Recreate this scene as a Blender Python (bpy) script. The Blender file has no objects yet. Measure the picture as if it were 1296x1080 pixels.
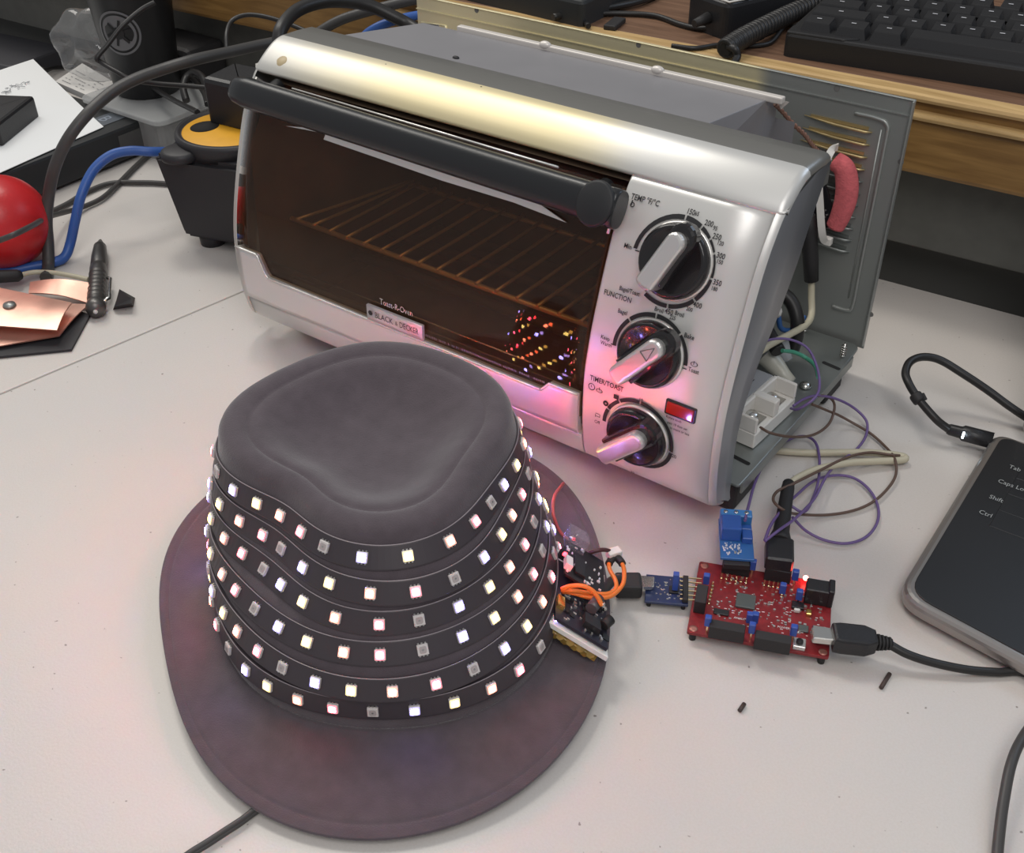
import bpy, bmesh, math, random
from mathutils import Vector, Matrix, Quaternion
random.seed(7)
SC = bpy.context.scene
COL = SC.collection
V = Vector

# ---------------------------------------------------------------- camera
FPX = 1414.41
CAM = V((0.18785, -0.44718, 0.42855))
YAW, PIT, ROL = -0.63659, 0.64131, -0.011986
_f = V((math.sin(YAW)*math.cos(PIT), math.cos(YAW)*math.cos(PIT), -math.sin(PIT)))
_r0 = V((math.cos(YAW), -math.sin(YAW), 0))
_u0 = _r0.cross(_f)
_r = _r0*math.cos(ROL) + _u0*math.sin(ROL)
_u = -_r0*math.sin(ROL) + _u0*math.cos(ROL)
cd = bpy.data.cameras.new('camera')
cam = bpy.data.objects.new('camera', cd)
COL.objects.link(cam)
M = Matrix.Identity(4)
for i in range(3):
    M[i][0] = _r[i]; M[i][1] = _u[i]; M[i][2] = -_f[i]; M[i][3] = CAM[i]
cam.matrix_world = M
cd.sensor_fit = 'HORIZONTAL'
cd.sensor_width = 36.0
cd.lens = FPX/1296*36.0
cd.clip_start = 0.01
SC.camera = cam

# ---------------------------------------------------------------- world and lamps
w = bpy.data.worlds.new('room_light'); SC.world = w
w.use_nodes = True
w.node_tree.nodes['Background'].inputs[0].default_value = (0.95, 0.97, 1.0, 1)
w.node_tree.nodes['Background'].inputs[1].default_value = 0.335

def area(name, loc, aim, size, power, color=(1, 0.96, 0.89), sy=None):
    l = bpy.data.lights.new(name, 'AREA')
    l.energy = power; l.color = color; l.size = size
    if sy:
        l.shape = 'RECTANGLE'; l.size_y = sy
    o = bpy.data.objects.new(name, l); COL.objects.link(o)
    o.location = loc
    o.rotation_euler = (V(aim)-V(loc)).to_track_quat('-Z', 'Y').to_euler()
    return o
area('ceiling_lamp_left', (-1.30, 0.26, 1.30), (-0.15, 0.0, 0.05), 0.50, 7.6, sy=0.9)
area('ceiling_lamp_hood', (-0.74, 0.36, 1.50), (-0.1, 0.05, 0.15), 0.24, 5.5, sy=0.30)
area('ceiling_lamp_front', (0.50, -0.72, 1.35), (0.05, -0.2, 0.0), 0.6, 9.3, color=(1, 0.97, 0.95), sy=1.0)
area('monitor_light', (0.42, 0.78, 0.78), (0.0, 0.1, 0.1), 0.5, 1.6, color=(0.62, 0.78, 1.0), sy=0.3)
SC.view_settings.view_transform = 'Standard'
SC.view_settings.look = 'None'
SC.view_settings.exposure = 0.0
SC.view_settings.gamma = 1.0
SC.view_settings.use_curve_mapping = False

# ---------------------------------------------------------------- measuring helpers
def ray(px, py):
    return _f + _r*((px-648)/FPX) - _u*((py-540)/FPX)
def at(px, py, z=0.0):
    d = ray(px, py)
    return CAM + d*((z-CAM.z)/d.z)
def aty(px, py, y):
    d = ray(px, py)
    return CAM + d*((y-CAM.y)/d.y)
def atx(px, py, x):
    d = ray(px, py)
    return CAM + d*((x-CAM.x)/d.x)

# ---------------------------------------------------------------- materials
MATS = {}
def mat(name, col, rough=0.5, metal=0.0, noise=0.0, nscale=40.0, bump=0.0, bscale=200.0,
        emit=None, estr=0.0, trans=0.0, ior=1.45, coat=0.0, sheen=0.0, alpha=1.0, spec=0.5):
    if name in MATS: return MATS[name]
    m = bpy.data.materials.new(name); m.use_nodes = True
    nt = m.node_tree; b = nt.nodes['Principled BSDF']
    b.inputs['Base Color'].default_value = (*col, 1)
    b.inputs['Roughness'].default_value = rough
    b.inputs['Metallic'].default_value = metal
    b.inputs['IOR'].default_value = ior
    b.inputs['Transmission Weight'].default_value = trans
    b.inputs['Coat Weight'].default_value = coat
    b.inputs['Sheen Weight'].default_value = sheen
    b.inputs['Alpha'].default_value = alpha
    b.inputs['Specular IOR Level'].default_value = spec
    if emit:
        b.inputs['Emission Color'].default_value = (*emit, 1)
        b.inputs['Emission Strength'].default_value = estr
    if noise or bump:
        tc = nt.nodes.new('ShaderNodeTexCoord')
    if noise:
        n = nt.nodes.new('ShaderNodeTexNoise'); n.inputs['Scale'].default_value = nscale; n.inputs['Detail'].default_value = 5
        cr = nt.nodes.new('ShaderNodeMapRange')
        cr.inputs[1].default_value = 0.25; cr.inputs[2].default_value = 0.75
        cr.inputs[3].default_value = 1-noise; cr.inputs[4].default_value = 1+noise
        mx = nt.nodes.new('ShaderNodeMix'); mx.data_type = 'RGBA'; mx.blend_type = 'MULTIPLY'
        mx.inputs[0].default_value = 1; mx.inputs[6].default_value = (*col, 1)
        nt.links.new(tc.outputs['Object'], n.inputs['Vector'])
        nt.links.new(n.outputs['Fac'], cr.inputs[0]); nt.links.new(cr.outputs[0], mx.inputs[7])
        nt.links.new(mx.outputs[2], b.inputs['Base Color'])
    if bump:
        n2 = nt.nodes.new('ShaderNodeTexNoise'); n2.inputs['Scale'].default_value = bscale; n2.inputs['Detail'].default_value = 3
        bp = nt.nodes.new('ShaderNodeBump'); bp.inputs['Strength'].default_value = bump; bp.inputs['Distance'].default_value = 0.001
        nt.links.new(tc.outputs['Object'], n2.inputs['Vector'])
        nt.links.new(n2.outputs['Fac'], bp.inputs['Height']); nt.links.new(bp.outputs[0], b.inputs['Normal'])
    MATS[name] = m
    return m

def wood(name, c1, c2, scale=(2.5, 30, 30), rough=0.45, rot=0.05):
    m = bpy.data.materials.new(name); m.use_nodes = True
    nt = m.node_tree; b = nt.nodes['Principled BSDF']; b.inputs['Roughness'].default_value = rough
    tc = nt.nodes.new('ShaderNodeTexCoord'); mp = nt.nodes.new('ShaderNodeMapping')
    mp.inputs['Scale'].default_value = scale; mp.inputs['Rotation'].default_value = (0, 0, rot)
    n = nt.nodes.new('ShaderNodeTexNoise'); n.inputs['Scale'].default_value = 6; n.inputs['Detail'].default_value = 7; n.inputs['Distortion'].default_value = 0.6
    cr = nt.nodes.new('ShaderNodeValToRGB')
    cr.color_ramp.elements[0].position = 0.3; cr.color_ramp.elements[0].color = (*c1, 1)
    cr.color_ramp.elements[1].position = 0.7; cr.color_ramp.elements[1].color = (*c2, 1)
    nt.links.new(tc.outputs['Object'], mp.inputs[0]); nt.links.new(mp.outputs[0], n.inputs['Vector'])
    nt.links.new(n.outputs['Fac'], cr.inputs[0]); nt.links.new(cr.outputs[0], b.inputs['Base Color'])
    MATS[name] = m
    return m

def laminate(name):
    """off-white worktop: faint mottling, smudges, tiny crumbs of dirt and one long tan stain"""
    m = bpy.data.materials.new(name); m.use_nodes = True
    nt = m.node_tree; b = nt.nodes['Principled BSDF']; b.inputs['Roughness'].default_value = 0.42
    L = nt.links.new
    tc = nt.nodes.new('ShaderNodeTexCoord')
    def noise(scale, detail, lo, hi, a, c):
        n = nt.nodes.new('ShaderNodeTexNoise'); n.inputs['Scale'].default_value = scale; n.inputs['Detail'].default_value = detail
        r = nt.nodes.new('ShaderNodeMapRange'); r.inputs[1].default_value = lo; r.inputs[2].default_value = hi
        r.inputs[3].default_value = a; r.inputs[4].default_value = c
        L(tc.outputs['Object'], n.inputs['Vector']); L(n.outputs['Fac'], r.inputs[0])
        return r.outputs[0]
    def mix(fac, a, c, mode='MIX'):
        x = nt.nodes.new('ShaderNodeMix'); x.data_type = 'RGBA'; x.blend_type = mode
        for s, v in ((0, fac), (6, a), (7, c)):
            if hasattr(v, 'is_output'): L(v, x.inputs[s])
            elif isinstance(v, tuple): x.inputs[s].default_value = (*v, 1)
            else: x.inputs[s].default_value = v
        return x.outputs[2]
    base = mix(noise(9, 4, 0.35, 0.65, 0, 1), (0.625, 0.588, 0.555), (0.595, 0.570, 0.548))
    base = mix(noise(900, 2, 0.4, 0.62, 0, 0.16), base, (0.50, 0.45, 0.40))
    base = mix(noise(3.1, 3, 0.56, 0.75, 0, 0.35), base, (0.60, 0.50, 0.42))
    base = mix(noise(270, 1, 0.765, 0.81, 0, 0.75), base, (0.14, 0.11, 0.09))
    # meandering tan stain near the front right
    sx = nt.nodes.new('ShaderNodeSeparateXYZ'); L(tc.outputs['Object'], sx.inputs[0])
    def math_(op, a, c=None):
        x = nt.nodes.new('ShaderNodeMath'); x.operation = op
        for i, v in enumerate((a, c)):
            if v is None: continue
            if hasattr(v, 'is_output'): L(v, x.inputs[i])
            else: x.inputs[i].default_value = v
        return x.outputs[0]
    # path of the stain: x as a wavy function of y
    yy = sx.outputs[1]; xx = sx.outputs[0]
    wv = math_('SINE', math_('MULTIPLY', math_('ADD', yy, 0.20), 42.0))
    path = math_('ADD', math_('ADD', math_('MULTIPLY', wv, 0.009), 0.152), math_('MULTIPLY', math_('ADD', yy, 0.16), 0.10))
    dist = math_('ABSOLUTE', math_('SUBTRACT', xx, path))
    r = nt.nodes.new('ShaderNodeMapRange'); L(dist, r.inputs[0])
    r.inputs[1].default_value = 0.001; r.inputs[2].default_value = 0.007; r.inputs[3].default_value = 0.42; r.inputs[4].default_value = 0
    r2 = nt.nodes.new('ShaderNodeMapRange'); L(yy, r2.inputs[0])
    r2.inputs[1].default_value = -0.075; r2.inputs[2].default_value = -0.10; r2.inputs[3].default_value = 0; r2.inputs[4].default_value = 1
    base = mix(math_('MULTIPLY', r.outputs[0], r2.outputs[0]), base, (0.47, 0.36, 0.26))
    L(base, b.inputs['Base Color'])
    n2 = nt.nodes.new('ShaderNodeTexNoise'); n2.inputs['Scale'].default_value = 700
    bp = nt.nodes.new('ShaderNodeBump'); bp.inputs['Strength'].default_value = 0.15; bp.inputs['Distance'].default_value = 0.0005
    L(tc.outputs['Object'], n2.inputs['Vector']); L(n2.outputs['Fac'], bp.inputs['Height']); L(bp.outputs[0], b.inputs['Normal'])
    MATS[name] = m
    return m

# ---------------------------------------------------------------- mesh collector
class MB:
    def __init__(s): s.v = []; s.f = []; s.sm = []; s.mi = []; s.cur = 0
    def add(s, verts, faces, smooth=False):
        b = len(s.v); s.v += [V(q) for q in verts]
        for fc in faces:
            s.f.append([b+i for i in fc]); s.sm.append(smooth); s.mi.append(s.cur)
        return s
    def bm(s, bm, mtx=None, smooth=False):
        bm.verts.ensure_lookup_table()
        vs = [(mtx @ q.co) if mtx else q.co.copy() for q in bm.verts]
        idx = {q: i for i, q in enumerate(bm.verts)}
        s.add(vs, [[idx[q] for q in fc.verts] for fc in bm.faces], smooth)
        bm.free(); return s
    def box(s, size, mtx=None, bev=0.0, seg=2, smooth=False):
        bm = bmesh.new(); bmesh.ops.create_cube(bm, size=1.0)
        for q in bm.verts: q.co = V((q.co.x*size[0], q.co.y*size[1], q.co.z*size[2]))
        if bev > 0:
            bmesh.ops.bevel(bm, geom=list(bm.edges), offset=min(bev, min(size)*0.49), segments=seg, affect='EDGES', profile=0.5)
        return s.bm(bm, mtx, smooth)
    def cbox(s, lo, hi, bev=0.0, seg=2, mtx=None):
        lo = V(lo); hi = V(hi); c = (lo+hi)/2
        t = Matrix.Translation(c)
        return s.box(tuple(hi-lo), (mtx @ t) if mtx else t, bev, seg)
    def prism(s, poly, z0, z1, bev=0.0, mtx=None, seg=2, bottom_bev=False):
        """polygon in xy, extruded along z"""
        bm = bmesh.new()
        vs = [bm.verts.new((p[0], p[1], z0)) for p in poly]
        fc = bm.faces.new(vs); bm.normal_update()
        if fc.normal.z > 0: bmesh.ops.reverse_faces(bm, faces=[fc])
        r = bmesh.ops.extrude_face_region(bm, geom=[fc])
        nv = [g for g in r['geom'] if isinstance(g, bmesh.types.BMVert)]
        for q in nv: q.co.z = z1
        if bev > 0:
            top = set(nv)
            es = [e for e in bm.edges if all(q in top for q in e.verts)]
            if bottom_bev: es += [e for e in bm.edges if not any(q in top for q in e.verts)]
            bmesh.ops.bevel(bm, geom=es, offset=bev, segments=seg, affect='EDGES', profile=0.5)
        return s.bm(bm, mtx)
    def lathe(s, prof, mtx=None, n=32, smooth=True, caps=True):
        """prof: list of (radius, z)"""
        vs = []; fs = []
        for (rr, z) in prof:
            for k in range(n):
                a = 2*math.pi*k/n; vs.append(V((rr*math.cos(a), rr*math.sin(a), z)))
        m = len(prof)
        for i in range(m-1):
            for k in range(n):
                k2 = (k+1) % n
                fs.append([i*n+k, i*n+k2, (i+1)*n+k2, (i+1)*n+k])
        if mtx: vs = [mtx @ q for q in vs]
        s.add(vs, fs, smooth)
        if caps:
            b = len(s.v)-len(vs)
            s.f.append([b+k for k in range(n)][::-1]); s.sm.append(False); s.mi.append(s.cur)
            s.f.append([b+(m-1)*n+k for k in range(n)]); s.sm.append(False); s.mi.append(s.cur)
        return s
    def cyl(s, a, b, r, r2=None, n=16):
        a = V(a); b = V(b); d = b-a
        mtx = Matrix.Translation(a) @ d.to_track_quat('Z', 'Y').to_matrix().to_4x4()
        return s.lathe([(r, 0), (r if r2 is None else r2, d.length)], mtx, n)
    def tube(s, pts, r, n=10, closed=False):
        pts = [V(p) for p in pts]
        if not hasattr(r, '__len__'): r = [r]*len(pts)
        m = len(pts); vs = []; fs = []
        tang = []
        for i in range(m):
            a = pts[max(i-1, 0)]; b = pts[min(i+1, m-1)]
            if closed: a = pts[i-1]; b = pts[(i+1) % m]
            t = (b-a); tang.append(t.normalized() if t.length > 1e-9 else V((0, 0, 1)))
        up = V((0, 0, 1)) if abs(tang[0].z) < 0.9 else V((1, 0, 0))
        nrm = (up - tang[0]*up.dot(tang[0])).normalized()
        for i in range(m):
            if i: 
                q = tang[i-1].rotation_difference(tang[i]); nrm = q @ nrm
                nrm = (nrm - tang[i]*nrm.dot(tang[i])).normalized()
            bn = tang[i].cross(nrm)
            for k in range(n):
                a = 2*math.pi*k/n
                vs.append(pts[i] + (nrm*math.cos(a)+bn*math.sin(a))*r[i])
        for i in range(m-1 if not closed else m):
            j = (i+1) % m
            for k in range(n):
                k2 = (k+1) % n
                fs.append([i*n+k, i*n+k2, j*n+k2, j*n+k])
        s.add(vs, fs, True)
        if not closed:
            b = len(s.v)-len(vs)
            s.f.append([b+k for k in range(n)][::-1]); s.sm.append(False); s.mi.append(s.cur)
            s.f.append([b+(m-1)*n+k for k in range(n)]); s.sm.append(False); s.mi.append(s.cur)
        return s
    def sphere(s, c, r, nu=24, nv=14, sc=(1, 1, 1)):
        prof = []
        vs = []; fs = []
        for i in range(nv+1):
            ph = math.pi*i/nv
            for k in range(nu):
                a = 2*math.pi*k/nu
                vs.append(V(c)+V((r*sc[0]*math.sin(ph)*math.cos(a), r*sc[1]*math.sin(ph)*math.sin(a), r*sc[2]*math.cos(ph))))
        for i in range(nv):
            for k in range(nu):
                k2 = (k+1) % nu
                fs.append([i*nu+k, (i+1)*nu+k, (i+1)*nu+k2, i*nu+k2])
        return s.add(vs, fs, True)
    def quad(s, a, b, c, d): return s.add([a, b, c, d], [[0, 1, 2, 3]])
    def slab(s, quad_pts, nrm_off):
        """a quad with thickness: offset vector nrm_off"""
        q = [V(p) for p in quad_pts]; o = [p+V(nrm_off) for p in q]
        n = len(q)
        fs = [list(range(n))[::-1], [n+i for i in range(n)]] + [[i, (i+1) % n, n+(i+1) % n, n+i] for i in range(n)]
        return s.add(q+o, fs)
    def text(s, body, size, mtx, sx=1.0, align='LEFT', depth=0.0, mapf=None, bold=0.0):
        cu = bpy.data.curves.new('t', 'FONT'); cu.body = body; cu.size = size; cu.align_x = align
        cu.extrude = depth; cu.resolution_u = 2; cu.offset = bold
        ob = bpy.data.objects.new('t', cu)
        me = bpy.data.meshes.new_from_object(ob)
        t = mtx @ Matrix.Diagonal((sx, 1, 1, 1))
        s.add([mapf(q.co.x*sx, q.co.y) if mapf else t @ q.co for q in me.vertices], [list(p.vertices) for p in me.polygons])
        bpy.data.objects.remove(ob); bpy.data.meshes.remove(me); bpy.data.curves.remove(cu)
        return s
    def mesh(s, name, mats, org=V((0, 0, 0))):
        me = bpy.data.meshes.new(name)
        me.from_pydata([q-org for q in s.v], [], s.f)
        me.polygons.foreach_set('use_smooth', s.sm)
        me.polygons.foreach_set('material_index', s.mi)
        if not isinstance(mats, (list, tuple)): mats = [mats]
        for m in mats: me.materials.append(m)
        bm = bmesh.new(); bm.from_mesh(me)
        bmesh.ops.remove_doubles(bm, verts=bm.verts, dist=1e-6)
        bmesh.ops.recalc_face_normals(bm, faces=bm.faces)
        bm.to_mesh(me); bm.free()
        me.update()
        return me

def tag(o, label, cat, group=None, kind=None):
    if label: o['label'] = label
    if cat: o['category'] = cat
    if group: o['group'] = group
    if kind: o['kind'] = kind
    return o
ORG = {}
def thing(name, label, cat, loc, group=None):
    o = bpy.data.objects.new(name, None); COL.objects.link(o)
    o.empty_display_size = 0.02
    o.location = loc; ORG[o.name] = V(loc)
    return tag(o, label, cat, group)
def part(name, mb, mats, parent, label=None, kind=None):
    """mesh given in world coordinates, made a child of its thing (or of a part)"""
    org = ORG[parent.name]
    o = bpy.data.objects.new(name, mb.mesh(name, mats, org)); COL.objects.link(o)
    o.parent = parent; ORG[o.name] = org
    return tag(o, label, None, None, kind)
def solo(name, mb, mats, label, cat, group=None, kind=None):
    lo = min(mb.v, key=lambda q: q.z)
    cx = sum((q.x for q in mb.v))/len(mb.v); cy = sum((q.y for q in mb.v))/len(mb.v)
    org = V((cx, cy, lo.z))
    o = bpy.data.objects.new(name, mb.mesh(name, mats, org)); COL.objects.link(o)
    o.location = org; ORG[o.name] = V((0, 0, 0))
    ORG[o.name] = org
    return tag(o, label, cat, group, kind)
def struct(name, mb, mats):
    o = bpy.data.objects.new(name, mb.mesh(name, mats)); COL.objects.link(o)
    o['kind'] = 'structure'
    return o
def spline(pts, n=10, closed=False):
    """Catmull-Rom through the points"""
    P = [V(p) for p in pts]; out = []
    m = len(P)
    for i in range(m-1 if not closed else m):
        if closed: a, b, c, d = P[i-1], P[i], P[(i+1) % m], P[(i+2) % m]
        else:
            b, c = P[i], P[i+1]
            a = P[i-1] if i else b*2-c
            d = P[i+2] if i+2 < m else c*2-b
        for k in range(n):
            t = k/n
            out.append(0.5*((2*b) + (c-a)*t + (2*a-5*b+4*c-d)*t*t + (3*b-a-3*c+d)*t*t*t))
    if not closed: out.append(P[-1])
    return out
def wire(pix, r, n=8, seg=10):
    """tube through (px, py, z) stations that lie at real heights"""
    return MB().tube(spline([at(*p) for p in pix], n), r, seg)
def frame(o, x, y, z=None):
    """matrix with origin o and axes x, y (made orthonormal)"""
    x = V(x).normalized(); y = V(y); y = (y - x*y.dot(x)).normalized(); z = x.cross(y)
    m = Matrix.Identity(4)
    for i in range(3):
        m[i][0] = x[i]; m[i][1] = y[i]; m[i][2] = z[i]; m[i][3] = o[i]
    return m
def rrect(x0, y0, x1, y1, r, n=5):
    out = []
    for (cx, cy, a0) in ((x1-r, y1-r, 0), (x0+r, y1-r, 90), (x0+r, y0+r, 180), (x1-r, y0+r, 270)):
        for k in range(n+1):
            a = math.radians(a0+90*k/n); out.append((cx+r*math.cos(a), cy+r*math.sin(a)))
    return out
def round_poly(P, r, n=5):
    out = []
    P = [V((p[0], p[1])) for p in P]; m = len(P)
    if not hasattr(r, '__len__'): r = [r]*m
    for i in range(m):
        if r[i] <= 0: out.append(tuple(P[i])); continue
        a = (P[i-1]-P[i]).normalized(); b = (P[(i+1) % m]-P[i]).normalized()
        p0 = P[i]+a*r[i]; p1 = P[i]+b*r[i]
        for k in range(n+1):
            t = k/n; out.append(tuple(p0*(1-t)**2 + P[i]*2*t*(1-t) + p1*t*t))
    return out

# ================================================================ materials used
laminate('worktop')
wood('beam_wood', (0.185, 0.095, 0.026), (0.33, 0.185, 0.058))
wood('lit_edge_wood', (0.40, 0.25, 0.10), (0.62, 0.42, 0.19))  # paler copy of the beam wood, light caught on the bevels painted in
wood('desk_top_wood', (0.115, 0.060, 0.035), (0.225, 0.125, 0.075))
mat('wall_grey', (0.115, 0.115, 0.105), 0.8, noise=0.06, nscale=60)
mat('panel_grey', (0.105, 0.105, 0.096), 0.7, noise=0.1, nscale=80, bump=0.2)
mat('dark_void', (0.012, 0.012, 0.012), 0.9)
mat('table_edge', (0.08, 0.08, 0.08), 0.5)
mat('black_plastic', (0.018, 0.018, 0.020), 0.38, bump=0.15, bscale=900)
mat('matte_black', (0.022, 0.021, 0.022), 0.6, bump=0.1, bscale=900)
mat('cable_black', (0.020, 0.019, 0.019), 0.42)
mat('cable_grey', (0.055, 0.053, 0.052), 0.45)
mat('steel', (0.62, 0.61, 0.58), 0.25, 1.0)
mat('zinc', (0.34, 0.36, 0.35), 0.42, 0.85, noise=0.12, nscale=25)
mat('deck_paint', (0.285, 0.28, 0.295), 0.42, 0.35, noise=0.04, nscale=30)
mat('oven_inside', (0.16, 0.115, 0.080), 0.5, 0.3, noise=0.4, nscale=30)
mat('white_plastic', (0.70, 0.68, 0.64), 0.35)
mat('cream_plastic', (0.62, 0.59, 0.50), 0.4)
mat('ink', (0.02, 0.02, 0.022), 0.6)
mat('grey_ink', (0.16, 0.155, 0.15), 0.6)
mat('silver_print', (0.55, 0.54, 0.52), 0.4)
mat('white_print', (0.75, 0.75, 0.75), 0.5)
mat('knob_black', (0.013, 0.012, 0.013), 0.22, coat=0.3)
mat('satin_silver', (0.72, 0.71, 0.69), 0.30, 0.75)

def yellowed_metal(name, col, rough, metal, tint, x0, x1, x2, x3, amt):
    """silver finish tinted straw yellow over part of its length (object x): heat stain on the hood, painted reflection on the back panel"""
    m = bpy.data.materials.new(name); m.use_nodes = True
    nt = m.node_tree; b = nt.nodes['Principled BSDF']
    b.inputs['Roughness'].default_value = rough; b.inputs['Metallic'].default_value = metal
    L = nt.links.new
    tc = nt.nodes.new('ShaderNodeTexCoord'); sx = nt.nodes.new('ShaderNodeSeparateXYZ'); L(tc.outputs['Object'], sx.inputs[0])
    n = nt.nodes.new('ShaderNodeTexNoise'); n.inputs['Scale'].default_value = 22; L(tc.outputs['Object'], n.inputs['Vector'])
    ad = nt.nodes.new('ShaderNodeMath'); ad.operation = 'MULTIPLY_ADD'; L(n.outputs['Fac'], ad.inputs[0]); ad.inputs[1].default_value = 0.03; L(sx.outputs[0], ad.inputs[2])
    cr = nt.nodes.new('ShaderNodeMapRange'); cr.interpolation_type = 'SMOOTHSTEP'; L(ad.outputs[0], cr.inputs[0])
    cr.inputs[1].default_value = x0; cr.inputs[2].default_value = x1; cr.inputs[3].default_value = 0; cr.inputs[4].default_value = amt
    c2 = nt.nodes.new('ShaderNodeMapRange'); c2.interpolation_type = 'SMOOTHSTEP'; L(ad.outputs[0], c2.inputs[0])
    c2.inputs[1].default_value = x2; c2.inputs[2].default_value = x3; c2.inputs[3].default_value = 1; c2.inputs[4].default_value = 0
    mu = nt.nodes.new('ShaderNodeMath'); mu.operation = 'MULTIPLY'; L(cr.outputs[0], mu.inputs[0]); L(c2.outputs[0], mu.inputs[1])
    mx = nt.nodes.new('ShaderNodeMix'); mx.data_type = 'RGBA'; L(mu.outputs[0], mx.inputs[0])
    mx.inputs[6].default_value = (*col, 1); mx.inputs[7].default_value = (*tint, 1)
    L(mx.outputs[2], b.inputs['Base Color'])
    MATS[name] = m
yellowed_metal('bezel_silver', (0.63, 0.625, 0.605), 0.38, 0.45, (0.77, 0.66, 0.38), -0.19, -0.03, 0.055, 0.125, 0.9)
mat('rail_silver', (0.70, 0.69, 0.675), 0.40, 0.55)
yellowed_metal('back_zinc', (0.36, 0.375, 0.36), 0.42, 0.6, (0.84, 0.76, 0.50), -0.24, -0.14, 0.105, 0.118, 1.0)  # yellow band puts the lit, reflecting part of the back panel into its colour

def thin_glass(name, tint, ior=1.5, rough=0.0, body=None):
    m = bpy.data.materials.new(name); m.use_nodes = True
    nt = m.node_tree; nt.nodes.clear(); L = nt.links.new
    out = nt.nodes.new('ShaderNodeOutputMaterial')
    tr = nt.nodes.new('ShaderNodeBsdfTransparent'); tr.inputs[0].default_value = (*tint, 1)
    gl = nt.nodes.new('ShaderNodeBsdfGlossy'); gl.inputs['Roughness'].default_value = rough
    lw_ = nt.nodes.new('ShaderNodeLayerWeight'); lw_.inputs[0].default_value = 0.5
    pw = nt.nodes.new('ShaderNodeMath'); pw.operation = 'POWER'; L(lw_.outputs['Facing'], pw.inputs[0]); pw.inputs[1].default_value = 5.0
    r0 = ((ior-1)/(ior+1))**2
    fr = nt.nodes.new('ShaderNodeMath'); fr.operation = 'MULTIPLY_ADD'; L(pw.outputs[0], fr.inputs[0]); fr.inputs[1].default_value = 1-r0; fr.inputs[2].default_value = r0
    mx = nt.nodes.new('ShaderNodeMixShader')
    L(fr.outputs[0], mx.inputs[0]); L(tr.outputs[0], mx.inputs[1]); L(gl.outputs[0], mx.inputs[2])
    last = mx
    if body:
        df = nt.nodes.new('ShaderNodeBsdfDiffuse'); df.inputs[0].default_value = (*body[0], 1)
        m2 = nt.nodes.new('ShaderNodeMixShader'); m2.inputs[0].default_value = body[1]
        L(mx.outputs[0], m2.inputs[1]); L(df.outputs[0], m2.inputs[2]); last = m2
    L(last.outputs[0], out.inputs[0]); MATS[name] = m
thin_glass('door_glass', (0.76, 0.65, 0.53), 1.40, body=((0.10, 0.065, 0.042), 0.10))
thin_glass('clear_plastic', (0.95, 0.955, 0.96), 1.75, 0.05, body=((0.8, 0.81, 0.82), 0.07))
thin_glass('frosted_plastic', (0.85, 0.86, 0.86), 1.4, 0.12, body=((0.7, 0.71, 0.71), 0.30))

# ================================================================ the setting
TH = math.radians(3.0)
DX = V((math.cos(TH), math.sin(TH), 0)); DY = V((-math.sin(TH), math.cos(TH), 0))
def desk(x, y, z): return V((0, 0.30, 0)) + DX*x + DY*y + V((0, 0, z))

b = MB(); b.cbox((-3.2, -2.6, -0.80), (2.6, 1.9, -0.75)); struct('floor', b, mat('floor_dark', (0.06, 0.058, 0.055), 0.6, noise=0.2, nscale=8))
m4 = frame(V((0, 0.30, 0)), DX, DY)
b = MB(); b.cbox((-2.6, 1.10, -0.75), (2.2, 1.16, 1.2), mtx=m4); struct('wall_back', b, MATS['wall_grey'])

# two worktops meeting at a straight seam
ang = math.atan2(0.031, 0.189)
def seam(y): return -0.4305 + (y-0.0)*0.1635
def backy(x): return 0.336 + math.tan(TH)*x
sl = 0.0007
xr_back = 0.95
s1 = seam(0.31)
right_poly = [(seam(-1.9)+sl, -1.9), (1.6, -1.9), (1.6, backy(1.6)), (seam(backy(-0.38))+sl, backy(-0.38))]
left_poly = [(-1.6, -1.9), (seam(-1.9)-sl, -1.9), (seam(backy(-0.38))-sl, backy(-0.38)), (-1.005, backy(-1.005)), (-1.030, 0.315), (-1.062, 0.252), (-1.10, 0.1)]
b = MB(); b.prism(right_poly, -0.030, 0.0, 0.0012); tt = solo('workbench', b, MATS['worktop'], 'off-white laminate worktop carrying the toaster oven and the hat', 'table')
b = MB(); b.prism(left_poly, -0.030, 0.0, 0.0012); solo('workbench', b, MATS['worktop'], 'off-white laminate worktop left of the seam, under the copper plates', 'table')

# wooden desk behind, raised above the worktop, with its grey modesty panel
dk = thing('wooden_desk', 'raised wooden desk behind the oven carrying the black keyboard', 'desk', desk(-0.2, 0.3, -0.75))
b = MB(); b.cbox((-1.4, 0.004, 0.101), (1.2, 0.030, 0.141), 0.004, 2, m4); part('apron', b, MATS['beam_wood'], dk)
b = MB(); b.cbox((-1.4, -0.001, 0.1405), (1.2, 0.020, 0.1462), 0.0025, 2, m4); part('apron_moulding', b, MATS['lit_edge_wood'], dk)
b = MB(); b.cbox((-1.4, 0.006, 0.145), (1.2, 0.030, 0.1545), 0.001, 2, m4); part('apron_strip', b, MATS['beam_wood'], dk)
b = MB(); b.cbox((-1.4, 0.000, 0.1525), (1.2, 0.018, 0.1582), 0.003, 2, m4); part('desk_edge', b, MATS['lit_edge_wood'], dk)
b = MB(); b.cbox((-1.4, 0.016, 0.146), (1.2, 0.75, 0.1580), 0.0008, 1, m4); part('desk_top', b, MATS['desk_top_wood'], dk)
b = MB(); b.cbox((-1.4, 0.035, 0.033), (1.2, 0.045, 0.105), 0.001, 1, m4); part('modesty_panel', b, MATS['panel_grey'], dk)
for x in (-1.35, 1.15):
    b = MB(); b.cbox((x-0.03, 0.06, -0.75), (x+0.03, 0.72, 0.146), 0.002, 1, m4); part('leg', b, MATS['beam_wood'], dk)
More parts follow.
